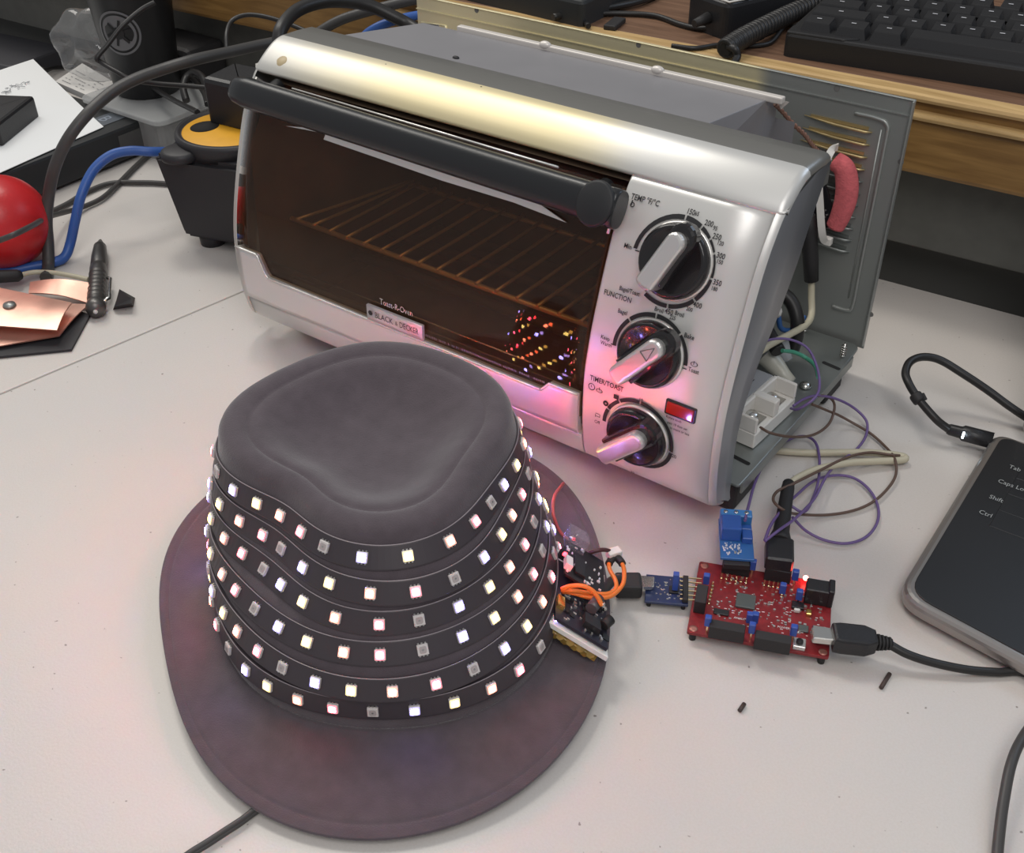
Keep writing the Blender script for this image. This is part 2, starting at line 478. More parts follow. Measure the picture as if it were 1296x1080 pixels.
b = MB(); b.cbox((-1.4, 0.068, -0.75), (1.2, 0.076, 0.09), mtx=m4); part('rear_board', b, mat('board_dark', (0.13, 0.128, 0.12), 0.7), dk)

# ================================================================ toaster oven
PROF = [(.006, .0148), (-.002, .018), (-.006, .028), (-.0085, .045), (-.009, .060), (-.008, .08), (-.004, .10), (.002, .12),
        (.009, .14), (.017, .16), (.026, .175), (.037, .187), (.051, .196), (.062, .1985), (.075, .199)]
def _fine():
    P = spline([V((0, y, z)) for y, z in PROF], 6)
    return [(p.y, p.z) for p in P]
FINE = _fine()
def py_(z):
    for (y0, z0), (y1, z1) in zip(FINE, FINE[1:]):
        if z0 <= z <= z1 or (z < z0 and (y0, z0) == FINE[0]): return y0 + (y1-y0)*(z-z0)/max(z1-z0, 1e-9)
    return FINE[-1][0]
def tang(z):
    a, c = py_(z-.003), py_(z+.003)
    return V((0, c-a, .006)).normalized()
def S(x, z, off=0.0):
    t = tang(z); n = V((0, -t.z, t.y))
    return V((x, py_(z), z)) + n*off
def SF(x, z, off=0.0): return frame(S(x, z, off), (1, 0, 0), tang(z))
def onp(px, py, off=0.0):
    d = ray(px, py).normalized(); prev = None
    for i in range(700):
        t = .45 + i*.0008
        p = CAM + d*t
        if p.z < .016 or p.z > .1985: prev = None; continue
        g = p.y - (py_(p.z)-off)
        if prev is not None and prev < 0 <= g: return p.x, p.z
        prev = g
    raise ValueError((px, py))
def patch(mb, xs, zlo, zhi, off, thick, nz=8, smooth=True):
    """closed slab following the curved front between zlo(x) and zhi(x)"""
    if not callable(zlo): zl = zlo; zlo = lambda x: zl
    if not callable(zhi): zh = zhi; zhi = lambda x: zh
    n = len(xs); F = []; B = []
    for x in xs:
        a, c = zlo(x), zhi(x)
        for k in range(nz+1):
            z = a+(c-a)*k/nz
            F.append(S(x, z, off)); B.append(S(x, z, off-thick))
    W = nz+1
    fs = [[i*W+k, (i+1)*W+k, (i+1)*W+k+1, i*W+k+1] for i in range(n-1) for k in range(nz)]
    mb.add(F, fs, smooth); mb.add(B, [q[::-1] for q in fs], smooth)
    def strip(idx):
        vs = [F[i] for i in idx]+[B[i] for i in idx]; m = len(idx)
        mb.add(vs, [[i, i+1, m+i+1, m+i] for i in range(m-1)])
    strip([i*W for i in range(n)]); strip([i*W+nz for i in range(n)])
    strip(list(range(W))); strip([(n-1)*W+k for k in range(W)])
    return mb

ov = thing('toaster_oven', 'silver countertop toaster oven with glass door, three dials and its side cover removed', 'toaster oven', (-0.186, 0.09, 0))
XL, XR = -0.372, 0.0
# --- bezel: hood, rails and side cheeks, rounded at both ends
b = MB()
hood = [(y, z) for y, z in FINE if .1858 <= z <= .1984]
ends = [(XL, -.0045), (XL+.0006, -.0022), (XL+.0022, -.0006), (XL+.0045, 0), (-.28, 0), (-.19, 0), (-.10, 0), (XR-.0045, 0), (XR-.0022, -.0006), (XR-.0006, -.0022), (XR, -.0045)]
def offs(prof, o):
    out = []
    for i, (y, z) in enumerate(prof):
        a = prof[max(i-1, 0)]; c = prof[min(i+1, len(prof)-1)]
        t = V((0, c[0]-a[0], c[1]-a[1])).normalized(); n = V((0, -t.z, t.y))
        out.append((y+n.y*o, z+n.z*o))
    return out
# lip that rolls in under the hood
lip = [(.0415, .1820), (.0372, .1812), (.0340, .1817), (.0327, .1830), (.0334, .1846)]
hp = lip + [(y-.001, z+.0004) for y, z in hood]
vs = []; W = len(hp)
for x, o in ends:
    for y, z in offs(hp, o): vs.append(V((x, y, z)))
b.add(vs, [[i*W+k, (i+1)*W+k, (i+1)*W+k+1, i*W+k+1] for i in range(len(ends)-1) for k in range(W-1)], True)
hood_mb = b; b = MB()
# flat top behind a crisp crease
tp = [hp[-1], (hp[-1][0]+.0012, hp[-1][1]+.0001), (.074, hp[-1][1]-.0003), (.085, hp[-1][1]-.0012), (.0875, .1925)]
vs = []
for x, o in ends:
    for i, (y, z) in enumerate(tp):
        yy, zz = offs(hp, o)[-1] if i == 0 else (y, z+o)
        vs.append(V((x, yy, zz+(-.00002 if i == 0 else 0))))
W = len(tp)
b.add(vs, [[i*W+k, (i+1)*W+k, (i+1)*W+k+1, i*W+k+1] for i in range(len(ends)-1) for k in range(W-1)], True)
for X_, o_, sg_ in ((XL, -.0045, 1), (XR, -.0045, -1)):
    up_ = [V((X_+sg_*.0007, y, z)) for y, z in offs(hp, o_)[5:]] + [V((X_+sg_*.0007, y, z+o_)) for y, z in tp[1:]]
    lo_ = [V((p.x, p.y, .1800)) for p in up_]; m_ = len(up_)
    b.add(up_+lo_, [[i, i+1, m_+i+1, m_+i] for i in range(m_-1)])
part('hood_top', b, mat('hood_grey', (0.27, 0.265, 0.25), 0.32, 0.5), ov, 'grey flat strip behind the hood crease')
# side cheeks
b = MB()
back = [(.013, .0148), (.012, .03), (.011, .047), (.012, .062), (.015, .077), (.027, .10), (.045, .121), (.061, .146), (.071, .167), (.078, .18), (.0835, .1905), (.087, .194)]
def backy_at(z):
    for (y0, z0), (y1, z1) in zip(back, back[1:]):
        if z0 <= z <= z1: return y0+(y1-y0)*(z-z0)/(z1-z0)
    return back[-1][0]
zs = [.0150+(.1935-.0150)*k/30 for k in range(31)]
for X, sg in ((XL, 1), (XR, -1)):
    b = MB(); cols = []
    for z in zs:
        yf = py_(z) if z < .178 else py_(min(z, .1985))-.0005
        yb = max(backy_at(z), yf+.004)
        t = tang(z); n = V((0, -t.z, t.y))
        base = V((0, yf, z))
        row = [V((X+sg*.0045, 0, 0))+base, V((X+sg*.0022, 0, 0))+base-n*.0006, V((X+sg*.0006, 0, 0))+base-n*.0022, V((X, 0, 0))+base-n*.0045,
               V((X, yf+(yb-yf)*.5, z)) if yb-yf > .012 else V((X, yf+.0042+(yb-yf)*.3, z)), V((X, max(yb, yf+.009), z)), V((X+sg*.002, max(yb, yf+.009)+.001, z)), V((X+sg*.003, max(yb, yf+.009)-.003, z))]
        cols.append(row)
    vs = [q for row in cols for q in row]; W = 8
    b.add(vs, [[i*W+k, (i+1)*W+k, (i+1)*W+k+1, i*W+k+1] for i in range(30) for k in range(2, 7)], True)
    hood_mb.add(vs, [[i*W+k, (i+1)*W+k, (i+1)*W+k+1, i*W+k+1] for i in range(30) for k in range(2)], True)
    part('side_cheek', b, mat('cheek_grey', (0.34, 0.35, 0.375), 0.33, 0.55), ov, 'grey side edge')
# left rail beside the door, bottom rail under it
b = hood_mb
patch(b, [XL+.0045, XL+.0065], .0150, .1800, 0, .006, 30)
part('bezel', b, MATS['bezel_silver'], ov, 'silver hood and rails, gone yellow along the top')
b = MB(); patch(b, [-.3655+(.278*k/4) for k in range(5)], .0152, .0355, -.0005, .004, 6); part('bottom_rail', b, MATS['rail_silver'], ov)
# dark gap behind bezel around the door
b = MB(); patch(b, [-.367, -.0865], .0155, .1790, -.0062, .001, 24); 
b2 = MB(); 
# --- control panel
cp = MB()
patch(cp, [-.0865, -.0855, -.0835, -.06, -.03, -.0045], .0155, .1842, -.0004, .006, 40)
panel = part('control_panel', cp, mat('panel_silver', (0.69, 0.68, 0.655), 0.36, 0.38), ov, 'silver control panel printed with the dial scales')

# --- cavity
b = MB()
for zb, zt_ in ((.03, .178),):
    l0, l1, r0_, r1_ = V((-.362, .004, 0)), V((-.318, .150, 0)), V((-.0885, .004, 0)), V((-.0885, .150, 0))
    up = lambda p, z: V((p.x, p.y, z))
    b.quad(up(l1, zb), up(r1_, zb), up(r1_, zt_), up(l1, zt_))
    b.add([up(l0, zb), up(l1, zb), up(l1, zt_), V((-.356, .034, zt_)), V((-.362, .012, .14))], [[0, 1, 2, 3, 4]])
    b.add([up(r0_, zb), up(r1_, zb), up(r1_, zt_), V((-.0885, .034, zt_)), V((-.0885, .012, .14))], [[0, 1, 2, 3, 4]])
    b.quad(up(l0, zb+.004), up(r0_, zb+.004), up(r1_, zb+.004), up(l1, zb+.004))
    b.quad(V((-.356, .034, zt_)), V((-.0885, .034, zt_)), up(r1_, zt_), up(l1, zt_))
part('cooking_cavity', b, MATS['oven_inside'], ov)
rk = MB()
ZR = .084
rk.tube([V((-.352, .030, ZR)), V((-.093, .030, ZR))], .0018, 8)
rk.tube([V((-.325, .120, ZR)), V((-.093, .120, ZR))], .0016, 8)
for k in range(17):
    x = -.345+k*.0155; xb_ = max(x, -.322+k*.002)
    rk.tube(spline([V((x, .028, ZR+.002)), V(((x+xb_)/2, .075, ZR+.0015)), V((xb_, .122, ZR+.002))], 3), .0012, 6)
part('wire_rack', rk, mat('rack_wire', (0.75, 0.58, 0.32), 0.4, 0.5), ov)
el = MB()
for yy in (.06, .10):
    el.tube([V((-.325, yy, .052)), V((-.095, yy, .052))], .004, 10)
    el.tube([V((-.325, yy, .162)), V((-.095, yy, .162))], .004, 10)
part('heating_element', el, mat('element_grey', (0.12, 0.10, 0.085), 0.5, 0.4), ov)
cb = MB(); cb.cbox((-.318, .02, .040), (-.10, .145, .0425), .001); cb.cbox((-.340, .012, .038), (-.094, .015, .050), .0008)
part('crumb_tray', cb, mat('tray_metal', (0.33, 0.29, 0.23), 0.35, 0.8, noise=0.3), ov)

# --- door
dr_x = [-.3655+(.278*k/24) for k in range(25)]
db = MB(); patch(db, dr_x, .050, .1775, .0004, .003, 26)
door = part('door_glass', db, MATS['door_glass'], ov, 'smoked brown door glass')
db = MB()
patch(db, [-.3655, -.3625], .060, .1772, -.0030, .003, 24)
patch(db, [-.0905, -.0875], .060, .1772, -.0030, .003, 24)
part('door_gasket', db, mat('door_seal', (0.16, 0.075, 0.03), 0.35, 0.3), ov)
def trim_top(x):
    if x <= -.346: return .0757
    if x <= -.336: t = (x+.346)/.010; t = t*t*(3-2*t); return .0757+(.0612-.0757)*t
    if x <= -.1135: return .0612+(.0595-.0612)*(x+.336)/.2225
    if x <= -.1075: t = (x+.1135)/.006; return .0595+(.0662-.0595)*t
    return .0662
db = MB()
tx = sorted(set([-.3655+.0006*0, -.360, -.352] + [-.346+.001*k for k in range(11)] + [-.336+.02225*k for k in range(11)] + [-.1135+.0012*k for k in range(6)] + [-.100, -.0880]))
patch(db, tx, .0385, trim_top, .0024, .004, 8)
trim = part('door_trim', db, MATS['rail_silver'], ov, 'silver stepped lower rail of the door')
db = MB(); N = len(tx)
pts = [S(x, trim_top(x), .0026) for x in tx]
db.tube(pts, .0008, 6)
part('trim_edge', db, mat('bright_edge', (0.82, 0.80, 0.76), 0.25, 0.6), trim)
# inner glass lip: the light line that crosses the lower glass
db = MB(); db.tube([S(-.340, .0690, -.006), S(-.098, .0690, -.006)], .0006, 6); part('glass_lip', db, MATS['steel'], ov)
# small caution print along the lower glass, too small to read
db = MB(); rr = random.Random(3)
x = -.205
while x < -.112:
    L_ = rr.uniform(.0006, .0016); 
    if rr.random() < .85:
        z0 = .0636; db.add([S(x, z0, .001), S(x+L_*.6, z0, .001), S(x+L_*.6, z0+rr.uniform(.001, .0018), .001), S(x, z0+.0016, .001)], [[0, 1, 2, 3]])
    x += L_
part('caution_print', db, MATS['grey_ink'], ov)
# badge
db = MB(); patch(db, [-.2463, -.235, -.22, -.2008], .0610, .0716, .0034, .002, 4)
badge = part('badge', db, mat('badge_silver', (0.62, 0.60, 0.60), 0.35, 0.5), ov)
db = MB()
db.text('BLACK', .0058, SF(-.2395, .0647, .0037), .85); db.text('&', .0042, SF(-.2226, .0650, .0037), .8); db.text('DECKER', .0058, SF(-.2192, .0646, .0037), .72)
hexa = [V((.0019*math.cos(math.radians(60*k)), .0019*math.sin(math.radians(60*k)), 0)) for k in range(6)]
mm = SF(-.2430, .0667, .0037); db.add([mm @ q for q in hexa], [list(range(6))])
part('badge_lettering', db, MATS['ink'], badge)
db = MB(); db.text('Toast-R-Oven', .0058, SF(-.2372, .0738, .0008), .80); part('door_lettering', db, mat('door_print', (0.62, 0.58, 0.55), 0.4), ov)

# handle: black bar in front of the glass, pointed past the left edge
def hpt(px, py, off): 
    x, z = onp(px, py, off); return S(x, z, off) if False else V((x, py_(z)-off, z))
cl = hpt(318, 121, .014); crr = hpt(765, 262, .014)
ax = (crr-cl).normalized()
hm = frame(cl, ax, tang(.166))
HL = (crr-cl).length
prof = []
def hsec(w, h, n=20):
    out = []
    for k in range(n):
        a = 2*math.pi*k/n; ca, sa = math.cos(a), math.sin(a)
        out.append((math.copysign(abs(ca)**.75, ca)*h, math.copysign(abs(sa)**.75, sa)*w))
    return out
stations = [(-.0185, .2, .3), (-.0165, .5, .62), (-.012, .78, .85), (-.002, 1, 1), (.05, 1, 1), (HL*.5, 1, 1), (HL-.03, 1, 1.02), (HL-.006, 1, 1.05), (HL+.005, 1, 1.10), (HL+.0085, .95, 1.07), (HL+.0095, .8, 1.0)]
vs = []; n = 20
for sx_, kw, kh in stations:
    for (yy, zz) in hsec(.0085*kw, .0097*kh, n): vs.append(hm @ V((sx_, yy+.0009, zz)))
db = MB()
db.add(vs, [[i*n+k, i*n+(k+1) % n, (i+1)*n+(k+1) % n, (i+1)*n+k] for i in range(len(stations)-1) for k in range(n)], True)
db.f.append(list(range(n))[::-1]); db.sm.append(False); db.mi.append(0)
db.f.append([(len(stations)-1)*n+k for k in range(n)]); db.sm.append(False); db.mi.append(0)
handle = part('handle', db, mat('handle_black', (0.016, 0.017, 0.019), 0.30, bump=0.05, bscale=600), ov)
db = MB(); c0 = V((0, 0, 0)); el_ = []
mm = hm @ Matrix.Translation((HL-.0015, +.0004, .0080))
db.lathe([(.0002, .0016), (.0095, .0014), (.0108, .0006), (.0110, -.001)], mm @ Matrix.Diagonal((1.0, 1.12, 1, 1)), 28)
part('grip_pad', db, mat('pad_black', (0.014, 0.015, 0.017), 0.55), handle)
for sx_ in (.006, HL-.01):
    db = MB(); a = hm @ V((sx_, 0, -.004)); db.cyl(a, a+V((0, .016, .004)), .005, n=12); part('standoff', db, MATS['handle_black'], handle)
# silver strip under the handle and the bright edges of the glass
def strip_part(name, px_pts, off, thick):
    q = []
    for px, py in px_pts:
        x, z = onp(px, py, off); q.append(S(x, z, off))
    m = len(q); mb_ = MB(); o = [p-V((0, -1, .4)).normalized()*thick for p in q]
    mb_.add(q+o, [list(range(m))] + [[m+i for i in range(m)][::-1]] + [[i, (i+1) % m, m+(i+1) % m, m+i] for i in range(m)])
    return part(name, mb_, MATS['bright_edge'], ov)
strip_part('glass_clip', [(362, 162), (412, 172), (410, 179), (480, 203), (560, 231), (650, 259), (717, 284), (676, 257), (600, 228), (500, 190), (430, 168)][::1], .003, .0012)
db = MB(); db.tube([S(-.330, .1786, .0035), S(-.128, .1772, .0035)], .0007, 6); part('glass_edge', db, MATS['bright_edge'], ov)
db = MB(); db.tube([S(-.0880, .1555, .002), S(-.0880, .1745, .002)], .0009, 6); part('glass_edge', db, MATS['bright_edge'], ov)

# --- dials
def polar(c, px, py):
    x, z = onp(px, py); ds = (V((0, py_(z), z))-V((0, py_(c[1]), c[1]))).length*(1 if z > c[1] else -1)
    return math.atan2(ds, x-c[0])
def ringseg(mb_, c, R0, R1, a0, a1, n=8):
    mm = SF(c[0], c[1], 0)
    def on(rad, a):
        x = c[0]+rad*math.cos(a); z = c[1]+rad*math.sin(a)*tang(c[1]).z
        return S(x, z, .0003)
    vs = []
    for k in range(n+1):
        a = a0+(a1-a0)*k/n; vs += [on(R0, a), on(R1, a)]
    mb_.add(vs, [[2*k, 2*k+1, 2*k+3, 2*k+2] for k in range(n)])
def dial(c, R, gaps, e0, e1):
    """gaps run clockwise in the picture, printed black arcs between them"""
    A = [polar(c, *g) for g in gaps]
    for i in range(1, len(A)):
        while A[i] > A[i-1]: A[i] -= 2*math.pi
    mb_ = MB(); g = .022
    for i in range(len(A)-1): ringseg(mb_, c, R-.0009, R+.0014, A[i]-g, A[i+1]+g, 10)
    return part('dial_scale', mb_, MATS['ink'], panel)
c1, c2, c3 = (-.0485, .1512), (-.0491, .1033), (-.0496, .0535)
dial(c1, .0224, [(806, 316), (868, 277), (889, 288), (900, 303), (903, 321), (897, 351), (876, 375), (846, 382), (818, 369)], 0, 0)
dial(c2, .0212, [(775, 437), (796, 401), (832, 397), (862, 423), (869, 464)], 0, 0)
dial(c3, .0214, [(766, 534), (772, 518), (785, 508), (811, 509), (850, 572), (804, 591)], 0, 0)
def knob(name, c, R, tip, tail, label):
    mm = SF(c[0], c[1], 0)
    k_ = MB(); k_.lathe([(R, 0), (R, .0018), (R*.97, .0026)], mm, 40)
    kn = part(name, k_, MATS['bright_edge'], ov, label)
    k_ = MB(); k_.lathe([(R*.965, .001), (R*.955, .0052), (R*.90, .0072), (R*.84, .0078), (R*.80, .0072), (.0002, .0068)], mm, 40)
    part('skirt', k_, MATS['knob_black'], kn)
    xt, zt = onp(*tip, .017); xa, za = onp(*tail, .017)
    inv = mm.inverted()
    T_ = inv @ V((xt, py_(zt)-.017, zt)); A_ = inv @ V((xa, py_(za)-.017, za))
    T2 = V((T_.x, T_.y, 0)); A2 = V((A_.x, A_.y, 0)); d = (T2-A2); Lg = d.length; d.normalize()
    gm = mm @ frame(A2+V((0, 0, 0)), d, V((-d.y, d.x, 0)))
    wd = .0054
    poly = [(0, -wd), (Lg-wd, -wd)] + [(Lg-wd+wd*math.sin(a), -wd*math.cos(a)) for a in [math.pi*i/10 for i in range(1, 10)]] + [(Lg-wd, wd), (0, wd)] + [(-.003*math.sin(math.pi*i/6), wd*math.cos(math.pi*i/6)) for i in range(1, 6)]
    k_ = MB(); k_.prism(poly, .006, .0185, .0022, gm, 3); part('grip', k_, MATS['satin_silver'], kn)
    # dark moulded wings beside the grip
    poly2 = [(0.002, -wd-.0022), (Lg-.002, -wd-.0022)] + [(Lg-.002+(wd+.0022)*math.sin(a), -(wd+.0022)*math.cos(a)) for a in [math.pi*i/8 for i in range(1, 8)]] + [(Lg-.002, wd+.0022), (0.002, wd+.0022)]
    k_ = MB(); k_.prism(poly2, .006, .0135, .002, gm, 2); part('grip_base', k_, MATS['knob_black'], kn)
    return kn, gm, Lg
kA = knob('temperature_knob', (c1[0]+.0022, c1[1]+.0014), .0205, (866, 296), (817, 358), 'uppermost knob, for temperature')
kB = knob('function_knob', (c2[0]+.0012, c2[1]+.0014), .0192, (838, 435), (781, 475), 'middle knob, its grip marked with a triangle')
kC = knob('timer_knob', (c3[0]+.0012, c3[1]+.0014), .0190, (813, 555), (763, 577), 'lowest knob, for the timer')
tm = MB(); g = kB[1]; Lg = kB[2]
tri = [(Lg-.0115, -.0030), (Lg-.0035, 0), (Lg-.0115, .0030)]
for i in range(3):
    p, q = V((*tri[i], .0187)), V((*tri[(i+1) % 3], .0187)); tm.tube([g @ p, g @ q], .0003, 5)
part('pointer_mark', tm, MATS['grey_ink'], kB[0])

# --- printed lettering
TXS = [MB(), MB(), MB()]
tx_ = TXS[0]
def pr(px, py, body, size, sx=.78, rot=0.0):
    x, z = onp(px, py); tz = tang(z).z; tx_.text(body, size, Matrix.Identity(4), sx, mapf=lambda u, v: S(x+u, z+v*tz, .0004), bold=size*.014)
pr(799, 251, 'TEMP °F/°C', .0043, .80)
for px, py, t in ((868.5, 270, '150'), (891.5, 284.5, '200'), (902, 301, '250'), (907, 325, '300'), (902.5, 359, '350'), (878, 387, '400'), (842, 395.5, '450')): pr(px, py, t, .0040, .80)
for px, py, t in ((879.5, 272, '65'), (903, 290, '95'), (907.5, 309, '120'), (907.5, 332, '150'), (900.5, 366, '180'), (869, 392, '200'), (848, 402.5, '225')): pr(px, py, t, .0030, .80)
pr(854.5, 397.5, 'Broil', .0033, .85)
pr(789.5, 313, 'Min', .0036, .9); pr(784.5, 366, 'Bagel/Toast', .0034, .78); 
tx_ = TXS[1]; pr(765, 371.5, 'FUNCTION', .0041, .82)
pr(782, 395, 'Bagel', .0033, .85); pr(828.5, 392.5, 'Broil', .0033, .85); pr(866, 426, 'Bake', .0036, .85); pr(871, 469, 'Toast', .0034, .8)
pr(761, 427.5, 'Keep', .0032, .85); pr(760.5, 434.5, 'Warm', .0032, .85)
tx_ = TXS[2]; pr(747, 480, 'TIMER/TOAST', .0044, .80)
pr(809, 507, '10', .0034, .8); pr(851, 577.5, '20', .0034, .85); pr(799, 597, '30', .0030, .85); pr(753, 534, 'Off', .0032, .85)
pr(843.5, 527.5, 'Rotate knob', .0022, .85); pr(845.5, 534.5, 'past 10 then set', .0022, .85); pr(848.5, 541.5, 'to more or less', .0022, .85)
def loop(px, py, r, th=.00025, n=20, sy=1):
    x, z = onp(px, py); mm = SF(x, z, .0003)
    vs = []
    for k in range(n):
        a = 2*math.pi*k/n; d = V((math.cos(a), math.sin(a)*sy, 0)); vs += [mm @ (d*(r-th)), mm @ (d*(r+th))]
    tx_.add(vs, [[2*k, 2*k+1, (2*k+3) % (2*n), (2*k+2) % (2*n)] for k in range(n)])
def bar(px, py, w_, h_):
    x, z = onp(px, py); mm = SF(x, z, .0003)
    tx_.add([mm @ V(q) for q in ((-w_, -h_, 0), (w_, -h_, 0), (w_, h_, 0), (-w_, h_, 0))], [[0, 1, 2, 3]])
loop(749.5, 489, .0020); bar(749.5, 488, .0002, .0007)
loop(759.5, 494, .0019, sy=.6); bar(759.5, 491.5, .0002, .0009)
loop(767.5, 510, .0012, .0006); bar(780.5, 502, .0016, .0014)
for dx, dy, ww, hh in ((0, 0, .0013, .0002),): bar(757, 523, ww, hh); bar(757, 527, ww, hh)
bar(754.5, 525, .0002, .0010); bar(760, 526, .0002, .0010)
tx_ = TXS[0]; bar(807.5, 317, .0013, .0003); bar(818, 366, .0003, .0013); loop(801, 259, .0011); bar(801, 256, .0004, .0014)
tx_ = TXS[1]; bar(776.5, 435.5, .0013, .0003); bar(867, 466, .0013, .0003); loop(879, 461, .0019, sy=.6); bar(879, 459, .0002, .0010)
for nm_, q_ in zip(('temperature_lettering', 'function_lettering', 'timer_lettering'), TXS): part(nm_, q_, MATS['ink'], panel)
# --- pilot lamp
x0, z0 = onp(862, 520)
lm = MB(); mm = SF(x0, z0, 0)
lm.prism(rrect(-.0092, -.0045, .0092, .0045, .0008), -.001, .0008, .0004, mm)
lamp = part('pilot_lamp', lm, MATS['knob_black'], ov)
lm = MB(); lm.prism(rrect(-.0080, -.0034, .0080, .0034, .0006), .0002, .0016, .0006, mm)
part('lens', lm, mat('red_lens', (0.55, 0.02, 0.012), 0.12, trans=0.25, coat=0.6), lamp, 'red lens')

# --- chassis: top deck, inner walls, rear flange
b = MB()
b.prism([(-.346, .084), (-.074, .084), (-.0625, .139), (-.316, .139)], .1935, .1955, .0006)
b.add([V((-.074, .084, .195)), V((-.0625, .139, .195)), V((-.0625, .155, .190)), V((-.0625, .155, .026)), V((-.074, .03, .026)), V((-.074, .045, .165))], [[0, 1, 2, 3, 4, 5]])
b.add([V((-.346, .084, .195)), V((-.316, .139, .195)), V((-.316, .155, .19)), V((-.316, .155, .02)), V((-.3655, .03, .02)), V((-.3655, .06, .17))], [[5, 4, 3, 2, 1, 0]])
b.add([V((-.316, .139, .195)), V((-.0625, .139, .195)), V((-.0625, .155, .18)), V((-.316, .155, .18))], [[0, 1, 2, 3]])
b.add([V((-.316, .155, .18)), V((-.05, .155, .18)), V((-.05, .155, .02)), V((-.316, .155, .02))], [[0, 1, 2, 3]])
part('chassis', b, MATS['deck_paint'], ov, 'grey painted inner shell')
b = MB()
b.cbox((-.287, .1385, .1945), (-.053, .1435, .1985), .0008)
b.add([V((-.058, .1435, .196)), V((-.0515, .146, .1945)), V((-.056, .146, .189))], [[0, 1, 2]])
fl = part('rear_flange', b, mat('flange_white', (0.66, 0.62, 0.58), 0.4, 0.2), ov)
for px, py in ((690, 62), (832, 95)):
    p = aty(px, py, .140); p.z = .1985; b = MB()
    b.sphere(p, .0040, 14, 8, (1.1, .7, .6)); part('screw', b, MATS['flange_white'], fl)
b = MB()
for px, py, s_ in ((577, 73, .0022), (611, 110, .0008), (626, 142, .0008), (548, 81, .0009), (489, 82, .0008), (471, 93, .0010), (500, 127, .0009), (485, 107, .0007), (456, 83, .0006), (730, 190, .0007), (700, 180, .0006)):
    try:
        p = at(px, py, .1958) if (px, py) == (577, 73) else S(*onp(px, py), .0003)
    except ValueError: continue
    b.sphere(p, s_, 8, 5, (1.2, .8, .5))
part('burnt_crumbs', b, MATS['ink'], ov, kind='stuff')
try:
    p = S(*onp(357, 79), .0003); b = MB(); b.lathe([(.0046, 0), (.0042, .0006), (.0002, .0009)], frame(p, (1, 0, 0), tang(.188)), 16); part('heat_blister', b, mat('blister', (0.50, 0.40, 0.24), 0.5), ov)
except ValueError: pass

# --- back panel with louvres and pressed ribs
bp = thing  # keep name free
b = MB()
YB = .1975
b.cbox((-.372, YB, .021), (.004, YB+.0012, .1915), .0004, 1)
b.cbox((-.372, YB-.0012, .1908), (.004, YB+.001, .1916), .0003, 1)           # folded top edge
b.cbox((-.372, YB-.0010, .1815), (.004, YB, .1822), 0)                        # crease line
b.cbox((.0030, YB-.003, .024), (.004, YB+.001, .1912), .0003, 1)             # folded side
rib = spline([V((-.030, YB-.0004, .1765)), V((-.017, YB-.0004, .1763)), V((-.0095, YB-.0004, .1735)), V((-.0085, YB-.0004, .160)), V((-.0085, YB-.0004, .08)), V((-.0085, YB-.0004, .052)), V((-.011, YB-.0004, .0460)), V((-.022, YB-.0004, .0455))], 5)
b.tube(rib, .0013, 6)
b.tube([V((-.0125, YB-.0002, .17)), V((-.0125, YB-.0002, .055))], .0006, 6)
b.tube([V((-.368, YB-.0002, .172)), V((-.345, YB-.0002, .174)), V((-.345, YB-.0002, .05))], .0010, 6)
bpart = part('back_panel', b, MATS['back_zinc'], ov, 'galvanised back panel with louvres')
brass = mat('louvre_edge', (0.55, 0.43, 0.22), 0.35, 0.7)
for k in range(11):
    z = .1675-k*.0082 + .0002*k; xa = -.061 if k < 3 else -.050
    b = MB(); b.tube([V((xa, YB-.0010, z+.0012)), V((-.040, YB-.0022, z)), V((-.0215, YB-.0022, z-.0003)), V((-.0175, YB-.0008, z-.0002))], [.0003, .0010, .0010, .0004], 6)
    b.cbox((xa+.004, YB-.0009, z+.0006), (-.020, YB-.0003, z+.0026))
    part('louvre', b, brass if k < 4 else MATS['zinc'], bpart)
b = MB()
for px, py in ((603, 13), (808, 57), (1059, 112), (1140, 205), (1102, 398)):
    p = aty(px, py, YB-.0003); p.y = YB-.0003
    b.lathe([(.0019, 0), (.0010, -.0008), (.0002, -.0009)], Matrix.Translation(p) @ Matrix.Rotation(math.pi/2, 4, 'X'), 10)
part('screw_hole', b, MATS['grey_ink'], bpart)

# --- bottom tray and feet
b = MB()
b.prism(round_poly([(-.360, .016), (.0035, .016), (.0045, .150), (.0025, .194), (-.360, .194)], [0, .002, .002, .006, 0]), .0235, .0250, .0005)
b.cbox((.0025, .020, .0165), (.0040, .180, .0245), .0004, 1)
tray = part('base_tray', b, MATS['zinc'], ov, 'bare metal floor of the open wiring bay')
b = MB()
for px, py in ((1052, 463), (937, 582)):
    p = at(px, py, .0251); b.prism(rrect(-.0065, -.0014, .0065, .0014, .0012), 0, .0002, 0, Matrix.Translation(p) @ Matrix.Rotation(math.radians(-8), 4, 'Z'))
part('slot', b, MATS['dark_void'], tray)
for px, py, hz in ((1066, 452, .010), (1018, 374+46, .008)):
    p = at(px, py, .025); b = MB(); b.cyl(p, p+V((0, .001, hz)), .0015, .0009, 10)
    for k in range(5): b.lathe([(.0014, 0), (.0021, .0005), (.0014, .001)], Matrix.Translation(p+V((0, 0, .001+k*.0017))), 10, caps=False)
    part('screw', b, MATS['steel'], tray)
p = at(1019, 489, .0255); b = MB(); b.lathe([(.0038, 0), (.0036, .0014), (.0020, .0026), (.0001, .0029)], Matrix.Translation(p), 18); part('screw', b, MATS['steel'], tray)
for lo, hi in (((-.030, .020, 0), (.0005, .048, .0235)), ((-.024, .150, 0), (.0005, .178, .0235)), ((-.355, .020, 0), (-.325, .048, .0235)), ((-.355, .150, 0), (-.325, .178, .0235))):
    b = MB(); b.cbox(lo, hi, .003); part('foot', b, MATS['matte_black'], ov)

